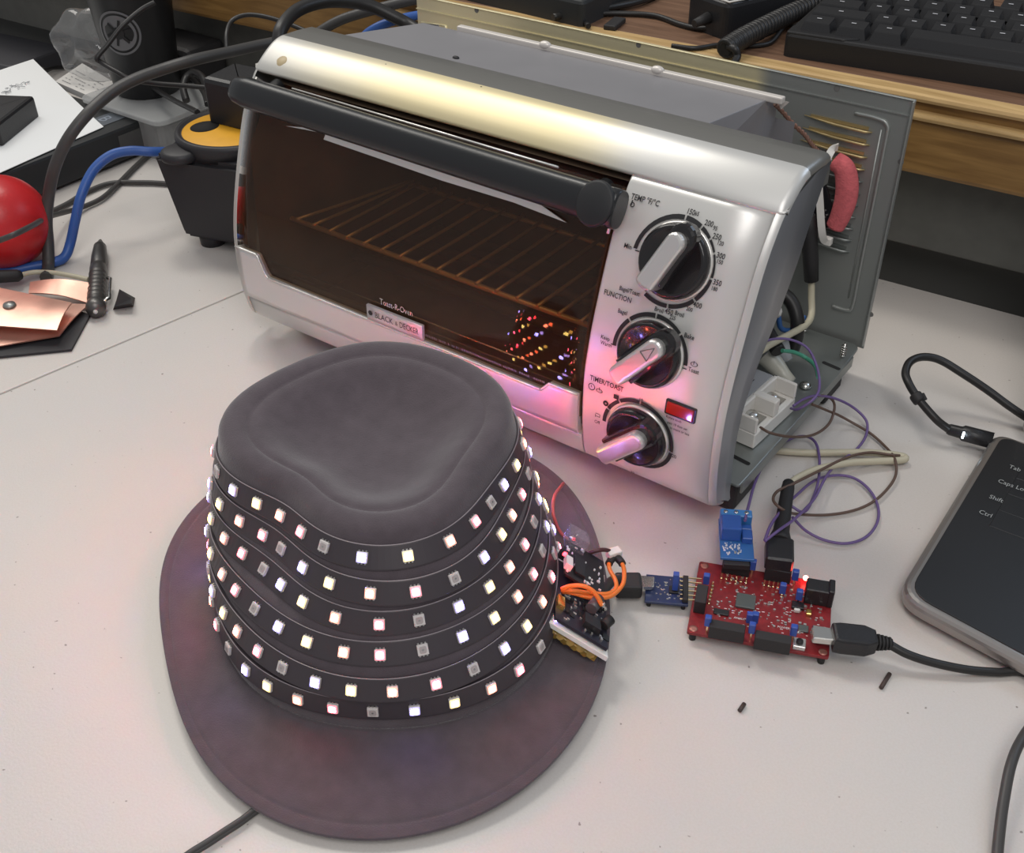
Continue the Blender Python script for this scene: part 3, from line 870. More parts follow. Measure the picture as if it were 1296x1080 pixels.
# ================================================================ hat with LED strip
felt = mat('felt', (0.092, 0.074, 0.085), 0.95, noise=0.12, nscale=120, bump=0.35, bscale=1500, sheen=0.35, spec=0.2)
HC = V((-.11, -.15, 0)); HA = V((.804, .595, 0)); HB = V((-.595, .804, 0))
CEN = (-.005, .008)
ROWC = [  # radius of the crown at each turn of the strip, as a short Fourier series in mm (bottom turn first)
 [91.9, 3.3, -3.9, -3.9, -2.6, -0.7, -0.5, -0.6, -0.1, -0.3, 0.7],
 [89.2, 2.1, -2.8, -3.9, -2.3, -1.3, 0.5, 0.5, 0.3, -0.1, 0.1],
 [84.6, 1.3, 1.6, -2.2, -2.4, -1.7, 0.6, 0.9, 0.2, -0.4, 0.1],
 [79.8, 1.7, 5.7, -1.5, -3.7, -2.7, 1.9, 1.7, 0.2, -0.6, 0.1],
 [75.5, 1.4, 8.8, -1.6, -4.2, -3.6, 3.1, 1.6, 0.6, -0.7, 0.8],
 [70.6, 0.6, 12.8, -0.9, -3.6, -3.2, 3.5, 1.6, 0.3, -0.7, 0.9]]
ROWZ = [.0285, .0400, .0521, .0643, .0765, .0885]
def fser(c, th):
    s = c[0]
    for k in range(1, (len(c)-1)//2+1): s += c[2*k-1]*math.cos(k*th) + c[2*k]*math.sin(k*th)
    return s/1000
def lin(t):
    i = min(max(int(math.floor(t)), 0), 4); return i, t-i
def crown(th, t):
    i, fr = lin(t)
    if t > 5: 
        r0, r1 = fser(ROWC[3], th), fser(ROWC[5], th); rr = r1 + (r1-r0)/2*(t-5)
    else:
        rr = fser(ROWC[i], th)*(1-fr) + fser(ROWC[i+1], th)*fr
    if t < 0: rr = fser(ROWC[0], th) + .0012*(-t)
    z = ROWZ[i]*(1-fr) + ROWZ[i+1]*fr
    return HC + HA*(CEN[0]+rr*math.cos(th)) + HB*(CEN[1]+rr*math.sin(th)) + V((0, 0, z))
def trim_t(th): return 5.56 + 1.05*((1+math.sin(th))/2)**1.2
BRC = [131.05, 1.37, 6.29, -14.29, -4.28, -1.29, 1.43, -0.17, -1.22]
def brim_edge(th):
    rr = fser(BRC, th)
    return HC + HA*(-.005+rr*math.cos(th)) + HB*(rr*math.sin(th)) + V((0, 0, .0095+.005*math.cos(2*th)))

hat = thing('trilby_hat', 'dark felt trilby hat wrapped in a spiral of coloured LEDs', 'hat', (HC.x, HC.y, 0))
NT = 144
# crown
b = MB(); vs = []; rows_ = []
ts = [-1.05, -.9, -.7, -.4, 0, .5, 1, 1.5, 2, 2.5, 3, 3.5, 4, 4.5]
for t in ts: rows_.append([crown(2*math.pi*k/NT, t) for k in range(NT)])
for q in (.25, .5, .75, .92, 1.0):
    rows_.append([crown(2*math.pi*k/NT, 4.5+(trim_t(2*math.pi*k/NT)-4.5)*q) for k in range(NT)])
rim = rows_[-1]
ctr = sum(rim, V((0, 0, 0)))/NT
ctr = ctr + HB*.006
for s_, dz in ((.985, .0022), (.955, .0040), (.91, .0050), (.86, .0048), (.815, .0036), (.80, .0026), (.785, .0032), (.72, .0020), (.64, -.0010), (.55, -.0050), (.45, -.0085), (.34, -.0105), (.22, -.0115), (.10, -.0118), (.02, -.0118)):
    rows_.append([ctr + (p-ctr)*s_ + V((0, 0, dz)) for p in rim])
for r_ in rows_: vs += r_
m = len(rows_)
b.add(vs, [[i*NT+k, i*NT+(k+1) % NT, (i+1)*NT+(k+1) % NT, (i+1)*NT+k] for i in range(m-1) for k in range(NT)], True)
b.add(rows_[-1], [list(range(NT))], True)
part('crown', b, felt, hat)
# brim: slightly rippled disc with a stitched line near the edge
b = MB(); rows_ = []
fr = [0, .04, .12, .25, .45, .65, .80, .835, .85, .865, .93, .985, 1.0]
def brim_pt(th, q, dz=0):
    a = crown(th, -1.05); e = brim_edge(th)
    p = a*(1-q)+e*q
    p.z = a.z*(1-q)**2 + e.z*(1-(1-q)**2) + dz + .0006*math.sin(3*th)*q
    return p
for q in fr: rows_.append([brim_pt(2*math.pi*k/NT, q, -.0005 if abs(q-.85) < .003 else 0) for k in range(NT)])
for q in (1.0, .985, .6, .1, 0): rows_.append([brim_pt(2*math.pi*k/NT, q, -.0022 if q < .99 else -.0014) for k in range(NT)])
rows_.append(rows_[0])
vs = [p for r_ in rows_ for p in r_]; m = len(rows_)
b.add(vs, [[i*NT+k, i*NT+(k+1) % NT, (i+1)*NT+(k+1) % NT, (i+1)*NT+k] for i in range(m-1) for k in range(NT)], True)
part('brim', b, felt, hat)

# strip: one continuous ribbon climbing six turns, stepping up a turn round the back
def level(i, th):           # th runs from -240 deg to 120 deg round turn i
    d = math.degrees(th)
    if d > 60: q = min((d-60)/60, 1)*.5; return min(i+q*q*(3-2*q)*1.0, 5.0 if i == 5 else 99)
    if d < -180-60+60 and d < -180: q = (-180-d)/60*.5; return max(i-q*q*(3-2*q), 0.0)
    return i
def surf_frame(th, t):
    p = crown(th, t); a = crown(th+.01, t)-crown(th-.01, t); u = crown(th, t+.05)-crown(th, t-.05)
    a.normalize(); u = (u-a*u.dot(a)).normalized(); n = a.cross(u)
    if n.dot(p-(HC+V((0, 0, p.z)))) < 0: n = -n
    return p, a, u, n
ths = [math.radians(-240+2.5*k) for k in range(144)]
b = MB(); vs = []
HWD = .0056
path = [(th, level(i, th)) for i in range(6) for th in ths] + [(math.radians(120), 5.0)]
for th, t in path:
    p, a, u, n = surf_frame(th, t)
    for (uu, nn) in ((-HWD, -.0004), (-HWD, .0011), (-HWD+.0006, .0013), (HWD-.0006, .0013), (HWD, .0011), (HWD, -.0004)):
        vs.append(p+u*uu+n*nn)
m = len(path)
b.add(vs, [[i*6+k, i*6+(k+1) % 6, (i+1)*6+(k+1) % 6, (i+1)*6+k] for i in range(m-1) for k in range(6)], False)
strip = part('led_strip', b, mat('strip_black', (0.050, 0.041, 0.048), 0.45), hat, 'black flexible strip in six turns')
b = MB(); b.tube([surf_frame(th, t)[0]+surf_frame(th, t)[2]*(HWD)+surf_frame(th, t)[3]*.0012 for th, t in path], .00028, 4)
part('strip_edge', b, mat('strip_gel', (0.30, 0.26, 0.28), 0.3), strip)

def led_mesh(name, lens):
    b = MB()
    b.cbox((-.0025, -.0025, 0), (.0025, .0025, .0015), .0002, 1)
    b.cur = 1
    b.prism(rrect(-.00160, -.00160, .00160, .00160, .0008, 4), .00145, .0022 if lens != 'off' else .00168, .0003 if lens != 'off' else .0001)
    b.cur = 3
    if lens != 'off':
        b.prism(rrect(-.00232, -.00232, .00232, .00232, .0007, 4), .00140, .00190, .0002)
    b.cur = 2
    for x in (-.0016, 0, .0016):
        b.cbox((x-.0004, .0025, 0), (x+.0004, .0032, .0007)); b.cbox((x-.0004, -.0032, 0), (x+.0004, -.0025, .0007))
    if lens == 'off':
        b.lathe([(.0006, .0016), (.0005, .00172)], None, 8)
    return b.mesh(name, [MATS['led_package'], MATS['led_lens_'+lens], MATS['solder'], MATS['led_rim_'+lens]])
mat('led_package', (0.62, 0.58, 0.57), 0.35)
mat('solder', (0.45, 0.44, 0.43), 0.3, 0.9)
mat('led_rim_off', (0.62, 0.58, 0.57), 0.35)
mat('led_lens_off', (0.42, 0.37, 0.37), 0.3)
LEDE = {'blue': ((0.30, 0.24, 1.0), 120), 'yellow': ((1.0, 0.66, 0.16), 42), 'orange': ((1.0, 0.16, 0.075), 95), 'red': ((1.0, 0.055, 0.10), 110)}
for k_, (c_, s_) in LEDE.items(): mat('led_lens_'+k_, (0.8, 0.8, 0.8), 0.4, emit=c_, estr=s_); mat('led_rim_'+k_, (0.6, 0.6, 0.6), 0.4, emit=c_, estr=1.5)
SEQ = ['off', 'blue', 'yellow', 'orange', 'red']
LM = {k_: led_mesh('led', k_) for k_ in SEQ}
# front chips of each turn, in degrees round the crown, and which of them is the dark one
ROWTH = [([233, 242, 252, 262, 272.5, 283, 293, 303, 312, 321.5], 4),
         ([215.5, 225.5, 236.5, 246.5, 257.5, 267.5, 278, 289, 299.5, 310, 320], 3),
         ([207, 217, 229, 241.5, 253, 265, 275.5, 287.5, 299.5, 311, 322, 333], 2),
         ([198.5, 210, 223.5, 236, 248.5, 262, 276, 288, 301, 313.5, 324.5, 336.5], 2),
         ([189.5, 202, 216, 229.5, 245.5, 259, 274, 288.5, 302, 315.5, 328.5, 340, 353], 3),
         ([194, 207, 222.5, 240, 254.5, 271.5, 288.5, 305.5, 320, 333.5, 346, 359.5], 4)]
PITCH = .0168
chips = []
def step(th, i, sgn):
    d = 0; 
    p = crown(th, level(i, th))
    while True:
        th += sgn*math.radians(.5); q = crown(th, level(i, th)); d += (q-p).length; p = q
        if d >= PITCH: return th
for i, (lst, off) in enumerate(ROWTH):
    a = [math.radians(x-360) for x in lst]
    for j, th in enumerate(a): chips.append((i, th, SEQ[(j-off) % 5]))
    th = a[-1]; j = len(a)-1
    while True:
        th = step(th, i, 1); j += 1
        if th > math.radians(114): break
        chips.append((i, th, SEQ[(j-off) % 5]))
    th = a[0]; j = 0
    while True:
        th = step(th, i, -1); j -= 1
        if th < math.radians(-240): break
        chips.append((i, th, SEQ[(j-off) % 5]))
placed = []
for i, th, col in chips:
    p, a, u, n = surf_frame(th, level(i, th))
    vdir = (CAM-p).normalized(); size = n.dot(vdir)/(CAM-p).length
    y = u if n.cross(a).dot(u) > 0 else -u
    mtx = frame(p+n*.0012, a, n.cross(a) if n.cross(a).dot(u) > 0 else n.cross(a))
    placed.append((size, mtx, col))
placed.sort(key=lambda q: -q[0])
for size, mtx, col in placed[:99]:
    o = bpy.data.objects.new('led', LM[col]); COL.objects.link(o)
    o.parent = strip; o.matrix_local = Matrix.Translation(-ORG[hat.name]) @ mtx
    o['label'] = {'off': 'unlit grey chip', 'blue': 'blue-white lit chip', 'yellow': 'yellow lit chip', 'orange': 'orange-red lit chip', 'red': 'red lit chip'}[col]
bmj = MB()
mats_ = [MATS['led_package'], MATS['solder']] + [MATS['led_lens_'+c] for c in SEQ] + [MATS['led_rim_'+c] for c in SEQ]
for size, mtx, col in placed[99:]:
    me = LM[col]; base = len(bmj.v)
    bmj.v += [mtx @ q.co for q in me.vertices]
    for pl in me.polygons:
        bmj.f.append([base+i for i in pl.vertices]); bmj.sm.append(False)
        bmj.mi.append({0: 0, 2: 1, 1: 2+SEQ.index(col), 3: 7+SEQ.index(col)}[pl.material_index])
part('led', bmj, mats_, strip, 'remaining chips round the back of the crown', kind='stuff')

# ---------------------------------------------------------------- controller resting on the brim
A0 = at(697, 786, .0315); B0 = at(768, 829, .0205); D0 = at(698, 690, .0315)
cx, cy = (B0-A0), (D0-A0)
LX, LY = cx.length, cy.length
cm = frame(A0, cx, cy)
def skew(u, v, h=0.0):      # position on the card: u along its lower edge, v up its long edge
    return A0 + cx*u + cy*v + (cm.to_3x3() @ V((0, 0, h)))
ct = thing('controller_board', 'dark circuit board stack on a white card, resting on the hat brim', 'circuit board', (A0.x+.01, A0.y+.02, .012))
def cslab(u0, v0, u1, v1, h0, h1):
    b = MB(); q = [skew(u0, v0, h0), skew(u1, v0, h0), skew(u1, v1, h0), skew(u0, v1, h0)]
    b.slab(q, cm.to_3x3() @ V((0, 0, h1-h0))); return b
part('white_card', cslab(-.03, -.03, 1.02, 1.02, -.0026, 0), mat('card_white', (0.80, 0.79, 0.76), 0.5), ct, 'white foam card')
b = cslab(.02, .01, .90, .95, -.0085, -.0026)
b2 = MB()
for k in range(9):
    u = .06+.09*k; b2.tube([skew(u, -.01, -.0046-.0022*(k % 2)), skew(u+.04, .04, -.0062)], .0023, 6)
part('battery_wrap', b, mat('amber_tape', (0.38, 0.24, 0.045), 0.18, trans=0.2, coat=0.8, noise=0.4, nscale=150), ct, 'amber polyimide tape bundle')
part('tape_fold', b2, MATS['amber_tape'], ct, kind='stuff')
mat('pcb_dark', (0.018, 0.017, 0.028), 0.35)
pb = part('pcb', cslab(.04, .01, .97, .78, .0012, .0030), MATS['pcb_dark'], ct)
part('shield_board', cslab(.12, .50, .86, .98, .0075, .0090), mat('pcb_black', (0.012, 0.011, 0.014), 0.3), ct)
part('header_socket', cslab(.08, .80, .80, .86, .0030, .0075), MATS['matte_black'], ct)
def cbits(n, reg, h, mats, name, seed, smin=.02, smax=.06):
    rr = random.Random(seed); b = MB()
    for k in range(n):
        u, v = rr.uniform(reg[0], reg[2]), rr.uniform(reg[1], reg[3]); su, sv = rr.uniform(smin, smax), rr.uniform(smin*.5, smax*.5)
        q = [skew(u, v, h), skew(u+su, v, h), skew(u+su, v+sv, h), skew(u, v+sv, h)]
        b.slab(q, cm.to_3x3() @ V((0, 0, rr.uniform(.0004, .0012))))
    return part(name, b, mats, ct, kind='stuff')
mat('chip_tin', (0.62, 0.60, 0.58), 0.25, 0.8)
cbits(46, (.08, .05, .90, .48), .0030, MATS['chip_tin'], 'surface_components', 5)
cbits(16, (.08, .05, .88, .45), .0030, MATS['black_plastic'], 'black_chips', 9, .06, .14)
cbits(30, (.14, .52, .80, .95), .0090, MATS['white_print'], 'shield_print', 12, .012, .05)
part('screen_chip', cslab(.30, .58, .48, .80, .0090, .0105), MATS['black_plastic'], ct)
part('white_connector', cslab(.10, .56, .22, .68, .0090, .0130), MATS['white_plastic'], ct)
part('usb_socket', cslab(.52, .10, .80, .22, .003, .0070), MATS['black_plastic'], ct)
part('crystal', cslab(.05, .14, .17, .26, .003, .0060), mat('gold_can', (0.70, 0.48, 0.16), 0.2, 0.9), ct)
b = MB(); b.cyl(skew(.62, .28, .0075), skew(.76, .46, .0080), .0030, n=18); part('capacitor', b, mat('cap_grey', (0.09, 0.085, 0.095), 0.3), ct)
b = MB(); b.cyl(skew(.86, .20, .006), skew(.97, .30, .0075), .0028, n=14); part('plug_body', b, MATS['matte_black'], ct)
b = cslab(.10, .88, .46, 1.02, .009, .018); part('clear_socket', b, MATS['clear_plastic'], ct)
b = MB(); q = skew(.12, .74, .0094); b.cbox(q-V((.0009, .0009, 0)), q+V((.0009, .0009, .0012))); part('status_led', b, mat('red_glow', (0.5, 0.02, 0.02), 0.4, emit=(1, .04, .06), estr=9), ct, 'lit red light')

# loose wires around it
b = wire([(713, 612, .018), (702, 628, .030), (700, 648, .030), (706, 668, .022), (716, 681, .017), (724, 682, .016)], .0010)
w1 = thing('lead_wire', 'short pink wire with a silver crimp, standing up on the hat brim behind the controller', 'wire', at(716, 681, .015))
part('insulation', b, mat('wire_pink', (0.42, 0.10, 0.10), 0.4), w1)
b = MB(); b.cyl(at(720, 683, .016), at(727, 680, .0175), .0017, .0013, 8); b.cyl(at(727, 680, .0175), at(732, 677, .019), .0006, .0004, 6); part('crimp', b, MATS['steel'], w1)
w2 = thing('battery_lead', 'black and red lead ending in a white two-pin connector right of the hat', 'wire', at(745, 700, .0))
b = wire([(729, 713, .024), (740, 704, .030), (752, 698, .034), (764, 696, .034), (773, 698, .031)], .0011)
part('insulation', b, mat('wire_blackred', (0.07, 0.022, 0.024), 0.4), w2)
p0, p1 = at(771, 703, .030), at(783, 699, .030)
b = MB(); b.box((.0075, .0048, .0050), frame((p0+p1)/2, p1-p0, V((0, 0, 1))), .0006); part('connector', b, MATS['white_plastic'], w2)
orange = mat('wire_orange', (0.80, 0.20, 0.035), 0.4)
for nm, pth, sl0 in (('orange jumper wire looping from the white connector, nearer the hat', [(776, 706, .029), (771, 713, .028), (772, 722, .030), (779, 735, .030), (779, 746, .030), (768, 752, .031), (748, 751, .033), (726, 748, .036), (710, 747, .036)], 0),
                     ('orange jumper wire looping from the white connector, farther from the hat', [(780, 705, .029), (787, 713, .028), (790, 724, .030), (788, 740, .030), (776, 753, .030), (762, 757, .031), (744, 756, .032), (726, 751, .034), (712, 749, .034)], 0)):
    t = thing('jumper_wire', nm, 'wire', at(745, 750, .02))
    P = spline([at(*q) for q in pth], 10)
    b = MB(); b.tube(P[6:], .00115, 8); part('insulation', b, orange, t)
    b = MB(); b.tube(P[0:12], .0021, 8); part('sleeve', b, MATS['matte_black'], t)
t = thing('jumper_wire', 'short orange jumper wire arching over the controller to its lower edge', 'wire', at(740, 760, .02))
b = wire([(711, 746, .037), (722, 742, .040), (738, 742, .041), (750, 748, .039), (757, 757, .036), (762, 767, .033)], .00115); part('insulation', b, orange, t)
b = MB(); b.cyl(at(762, 763, .034), at(765, 772, .030), .0014, n=8); part('crimp', b, MATS['steel'], t)

# ================================================================ red development board and what plugs into it
ZB = .0072
_c = [at(870, 803, ZB), at(1045, 833, ZB), at(1055, 738, ZB), at(887, 708, ZB)]
U = ((_c[1]-_c[0])+(_c[2]-_c[3])).normalized(); W_ = V((-U.y, U.x, 0))
_m = sum(_c, V((0, 0, 0)))/4
BL_, BW_ = .0700, .0530
P0 = _m - U*BL_/2 - W_*BW_/2; P0.z = 0
dm = frame(P0, U, W_)
def duv(px, py, z):
    d = at(px, py, z)-P0; return d.dot(U), d.dot(W_)
bd = thing('development_board', 'red microcontroller board with blue jumper caps and a lit red light, right of the hat', 'circuit board', P0+U*.034+W_*.026)
b = MB(); b.prism(rrect(0, 0, .0700, .0530, .0012, 3), ZB-.0017, ZB, .0002, dm)
pcb = part('pcb', b, mat('pcb_red', (0.22, 0.018, 0.022), 0.35, noise=0.25, nscale=260), bd, 'red circuit board')
for u, v in ((.003, .003), (.067, .003), (.067, .050), (.003, .050)):
    b = MB(); b.cyl(dm @ V((u, v, .0)), dm @ V((u, v, ZB-.0017)), .0018, n=12); part('standoff', b, MATS['matte_black'], bd)
    b = MB(); b.lathe([(.0022, ZB), (.0022, ZB+.0001), (.0012, ZB+.0002)], dm @ Matrix.Translation(V((u, v, 0))), 14); part('mounting_ring', b, mat('copper_pad', (0.45, 0.20, 0.16), 0.4, 0.6), bd)
def dblock(name, px, py, zt, lu, lv, h, m_, bev=.0003, par=None, label=None):
    """block whose top centre is seen at the given spot, zt above the table"""
    u, v = duv(px, py, zt); b = MB(); b.cbox((u-lu/2, v-lv/2, zt-h), (u+lu/2, v+lv/2, zt), bev, 1, dm)
    return part(name, b, MATS[m_], par or bd, label)
mat('jumper_blue', (0.035, 0.085, 0.36), 0.35)
mat('pin_gold', (0.80, 0.66, 0.40), 0.25, 1.0)
mat('chip_grey', (0.085, 0.10, 0.095), 0.3)
# sockets along the lower edge, the left and the top
dblock('header_socket', 921, 792, ZB+.0085, .0175, .0055, .0085, 'matte_black')
dblock('header_socket', 979, 806, ZB+.0085, .0175, .0055, .0085, 'matte_black')
dblock('header_socket', 888, 751, ZB+.0085, .0058, .0130, .0085, 'matte_black')
dblock('header_socket', 933, 709, ZB+.0085, .0145, .0058, .0085, 'matte_black')
dblock('header_socket', 986, 718, ZB+.0085, .0135, .0058, .0085, 'matte_black')
dblock('small_chip', 913, 774, ZB+.0012, .0078, .0038, .0012, 'black_plastic')
dblock('processor', 944, 760, ZB+.0016, .0100, .0100, .0016, 'chip_grey', label='square grey processor')
dblock('regulator', 1010, 765, ZB+.0018, .0062, .0048, .0018, 'black_plastic')
dblock('small_chip', 1017, 795, ZB+.0012, .0050, .0045, .0012, 'chip_grey')
dblock('capacitor', 1024, 774, ZB+.0022, .0026, .0034, .0022, 'gold_can')
dblock('capacitor', 1009, 771, ZB+.0022, .0030, .0016, .0022, 'white_plastic')
jk = dblock('power_jack', 1038, 741, ZB+.0105, .0135, .0090, .0105, 'black_plastic', .0005)
u, v = duv(1038, 741, ZB+.0105)
b = MB(); b.cbox((u+.0045, v-.0048, ZB), (u+.0075, v+.0048, ZB+.0118), .0005, 1, dm); part('flange', b, MATS['black_plastic'], jk)
bt = dblock('reset_button', 1012, 813, ZB+.0030, .0062, .0062, .0030, 'chip_tin')
u, v = duv(1012, 813, ZB+.0030); b = MB(); b.lathe([(.0018, ZB+.003), (.0017, ZB+.0042), (.0001, ZB+.0043)], dm @ Matrix.Translation(V((u, v, 0))), 14); part('plunger', b, MATS['matte_black'], bt)
us = dblock('usb_socket', 1040, 800, ZB+.0042, .0090, .0078, .0042, 'steel')
for px, py, tall in ((895, 727, .0095), (992, 739, .0090), (1013, 747, .0090), (1008, 722, .0120), (897, 780, .0115), (950, 776, .0095), (957, 776, .0095), (953, 789, .0115), (1006, 792, .0115), (954, 709, .0105)):
    j = dblock('jumper_cap', px, py, ZB+tall, .0033, .0030, .0065, 'jumper_blue', .0004)
    u, v = duv(px, py, ZB+tall); b = MB()
    b.cbox((u-.0004, v-.0004, ZB), (u+.0004, v+.0004, ZB+tall-.003), 0, 1, dm); part('pin', b, MATS['pin_gold'], j)
# gold pins in rows
def pins(x0, y0, x1, y1, n, h=.0075, rows=1, off=(0, 0)):
    for k in range(n):
        t = k/(n-1); u, v = duv(x0+(x1-x0)*t, y0+(y1-y0)*t, ZB)
        b = MB()
        b.cbox((u-.00035, v-.00035, ZB), (u+.00035, v+.00035, ZB+h), 0, 1, dm)
        b.lathe([(.0009, ZB), (.0008, ZB+.0004), (.0004, ZB+.0007)], dm @ Matrix.Translation(V((u, v, 0))), 8)
        part('header_pin', b, MATS['pin_gold'], bd)
pins(913, 732, 944, 738, 6, .004); pins(967, 741, 984, 744, 4, .004); pins(902, 742, 897, 764, 6, .003)
# little parts and silk screen, too fine to count
rr = random.Random(21); b = MB()
for k in range(120):
    u, v = rr.uniform(.012, .066), rr.uniform(.012, .045); s_ = rr.uniform(.0006, .0015)
    b.cbox((u, v, ZB), (u+s_, v+s_*rr.uniform(.4, .9), ZB+rr.uniform(.0004, .0010)), 0, 1, dm)
part('surface_components', b, MATS['chip_tin'], bd, kind='stuff')
b = MB()
for (u, v, t, s_) in ((.016, .0375, 'MAX32', .0032), (.0155, .0345, 'DIGILENT', .0024), (.022, .0150, 'ANALOG', .0020), (.044, .0140, 'POWER', .0020), (.031, .0330, 'PIC', .0030)):
    if t in ('MAX32', 'DIGILENT', 'PIC'): continue
    b.text(t, s_, dm @ Matrix.Translation(V((u, v, ZB+.0001))), .9)
for k in range(90):
    u, v = rr.uniform(.010, .067), rr.uniform(.006, .048); s_ = rr.uniform(.0006, .0016)
    b.add([dm @ V(q) for q in ((u, v, ZB+.0001), (u+s_, v, ZB+.0001), (u+s_, v+.0004, ZB+.0001), (u, v+.0004, ZB+.0001))], [[0, 1, 2, 3]])
part('silk_screen', b, MATS['white_print'], pcb, kind='stuff')
u, v = duv(1020, 731, ZB+.004); b = MB(); b.sphere(dm @ V((u, v, ZB+.0035)), .0014, 12, 8); part('status_led', b, mat('status_red', (0.6, 0.02, 0.02), 0.4, emit=(1, 0.08, 0.06), estr=45), bd, 'lit red light')

# small blue adapter board on the left header
ad = thing('adapter_board', 'small dark blue circuit board between the black plug and the red board', 'circuit board', at(846, 745, 0))
q = [at(816, 761, .0058), at(871, 766, .0058), at(877, 733, .0058), at(820, 727, .0058)]
am = frame(q[0], q[1]-q[0], q[3]-q[0]); aw, ah = (q[1]-q[0]).length, (q[3]-q[0]).length
b = MB(); b.cbox((0, 0, -.0016), (aw, ah, 0), .0002, 1, am); part('pcb', b, mat('pcb_blue', (0.022, 0.035, 0.10), 0.35), ad)
b = MB(); b.cbox((-.003, ah*.42, .0), (.0045, ah*.80, .0028), .0006, 2, am); part('usb_socket', b, MATS['steel'], ad)
b = MB(); b.cbox((aw*.55, ah*.35, 0), (aw*.55+.005, ah*.35+.005, .0012), .0002, 1, am); part('chip', b, MATS['black_plastic'], ad)
b = MB(); b.cbox((aw*.86, ah*.05, 0), (aw*.99, ah*.95, .0028), .0003, 1, am); part('header', b, MATS['matte_black'], ad)
for k in range(6):
    b = MB(); y = ah*(.10+.16*k); b.cbox((aw*.80, y, .0012), (aw*.99+.007, y+.0006, .0019), 0, 1, am); part('header_pin', b, MATS['pin_gold'], ad)
jc = at(855, 737, .0125); b = MB(); b.cbox((-.0015, -.0015, -.005), (.0015, .0015, .0065), .0003, 1, frame(jc, am.col[0].to_3d(), am.col[1].to_3d())); part('jumper_cap', b, MATS['jumper_blue'], ad)
b = MB()
for k in range(46):
    x, y, s_ = rr.uniform(.004, aw*.85), rr.uniform(.001, ah-.002), rr.uniform(.0004, .0012)
    b.cbox((x, y, 0), (x+s_, y+s_*.6, .0005), 0, 1, am)
part('surface_components', b, MATS['chip_tin'], ad, kind='stuff')
for u_, v_ in ((.1, .15), (.9, .15), (.1, .85), (.9, .85)):
    b = MB(); p = am @ V((aw*u_, ah*v_, -.0016)); b.cyl((p.x, p.y, 0), p, .0012, n=8); part('peg', b, MATS['matte_black'], ad)

# black micro plug and its grey cable running under the brim
cb_ = thing('usb_cable', 'black plug and grey cable linking the hat controller to the small blue board', 'cable', at(795, 742, 0))
a_, c_ = at(778, 741, .0075), at(812, 741, .0075)
b = MB(); b.box(((c_-a_).length, .0125, .0085), frame((a_+c_)/2, c_-a_, W_), .0016, 2); part('plug', b, MATS['matte_black'], cb_)
b = MB(); mm = frame((a_+c_)/2, c_-a_, W_); b.box((.006, .0065, .0022), mm @ Matrix.Translation(((c_-a_).length/2+.002, 0, .001))); part('plug_tip', b, MATS['steel'], cb_)
b = wire([(784, 733, .0115), (775, 735, .015), (766, 745, .020), (757, 757, .024), (748, 768, .0265)], .0026); part('cord', b, MATS['cable_grey'], cb_)

# blue relay module standing off the top header
rl = thing('relay_module', 'bright blue relay module plugged into the top of the red board', 'circuit board', at(935, 690, 0))
q = [at(912, 706, .019), at(955, 709, .019), at(963, 663, .019), at(918, 657, .019)]
rm = frame(q[0], q[1]-q[0], q[3]-q[0]); rw, rh = (q[1]-q[0]).length, (q[3]-q[0]).length
b = MB(); b.cbox((0, 0, -.0016), (rw, rh, 0), .0002, 1, rm); part('pcb', b, mat('pcb_cyan', (0.035, 0.14, 0.38), 0.35), rl)
b = MB(); b.cbox((.0005, rh*.42, 0), (rw*.62, rh*.80, .0090), .0008, 2, rm); part('relay', b, mat('relay_blue', (0.030, 0.10, 0.36), 0.35), rl)
b = MB(); b.cbox((.0003, rh*.82, 0), (rw*.98, rh, .0075), .0005, 1, rm)
part('screw_terminal', b, mat('terminal_blue', (0.05, 0.21, 0.50), 0.35), rl)
for k in range(3):
    b = MB(); x = rw*(.17+.32*k); b.lathe([(.0013, .0075), (.0012, .0079), (.0001, .0079)], rm @ Matrix.Translation((x, rh*.91, 0)), 12); part('terminal_screw', b, MATS['steel'], rl)
b = MB(); b.cbox((rw*.66, rh*.38, 0), (rw*.97, rh*.62, .0040), .0004, 1, rm); part('opto_coupler', b, MATS['relay_blue'], rl)
b = MB(); b.cbox((rw*.66, rh*.66, 0), (rw*.97, rh*.78, .0030), .0004, 1, rm); part('opto_coupler', b, MATS['relay_blue'], rl)
b = MB()
for k in range(40):
    x, y, s_ = rr.uniform(0.001, rw*.62), rr.uniform(rh*.05, rh*.38), rr.uniform(.0006, .0018)
    b.add([rm @ V(t) for t in ((x, y, .0003), (x+s_*.5, y, .0003), (x+s_*.5, y+s_, .0003), (x, y+s_, .0003))], [[0, 1, 2, 3]])
part('silk_screen', b, MATS['white_print'], rl, kind='stuff')
b = MB(); b.cbox((rw*.1, -.003, -.0052), (rw*.86, .001, -.0016), .0003, 1, rm); part('pin_header', b, MATS['matte_black'], rl)

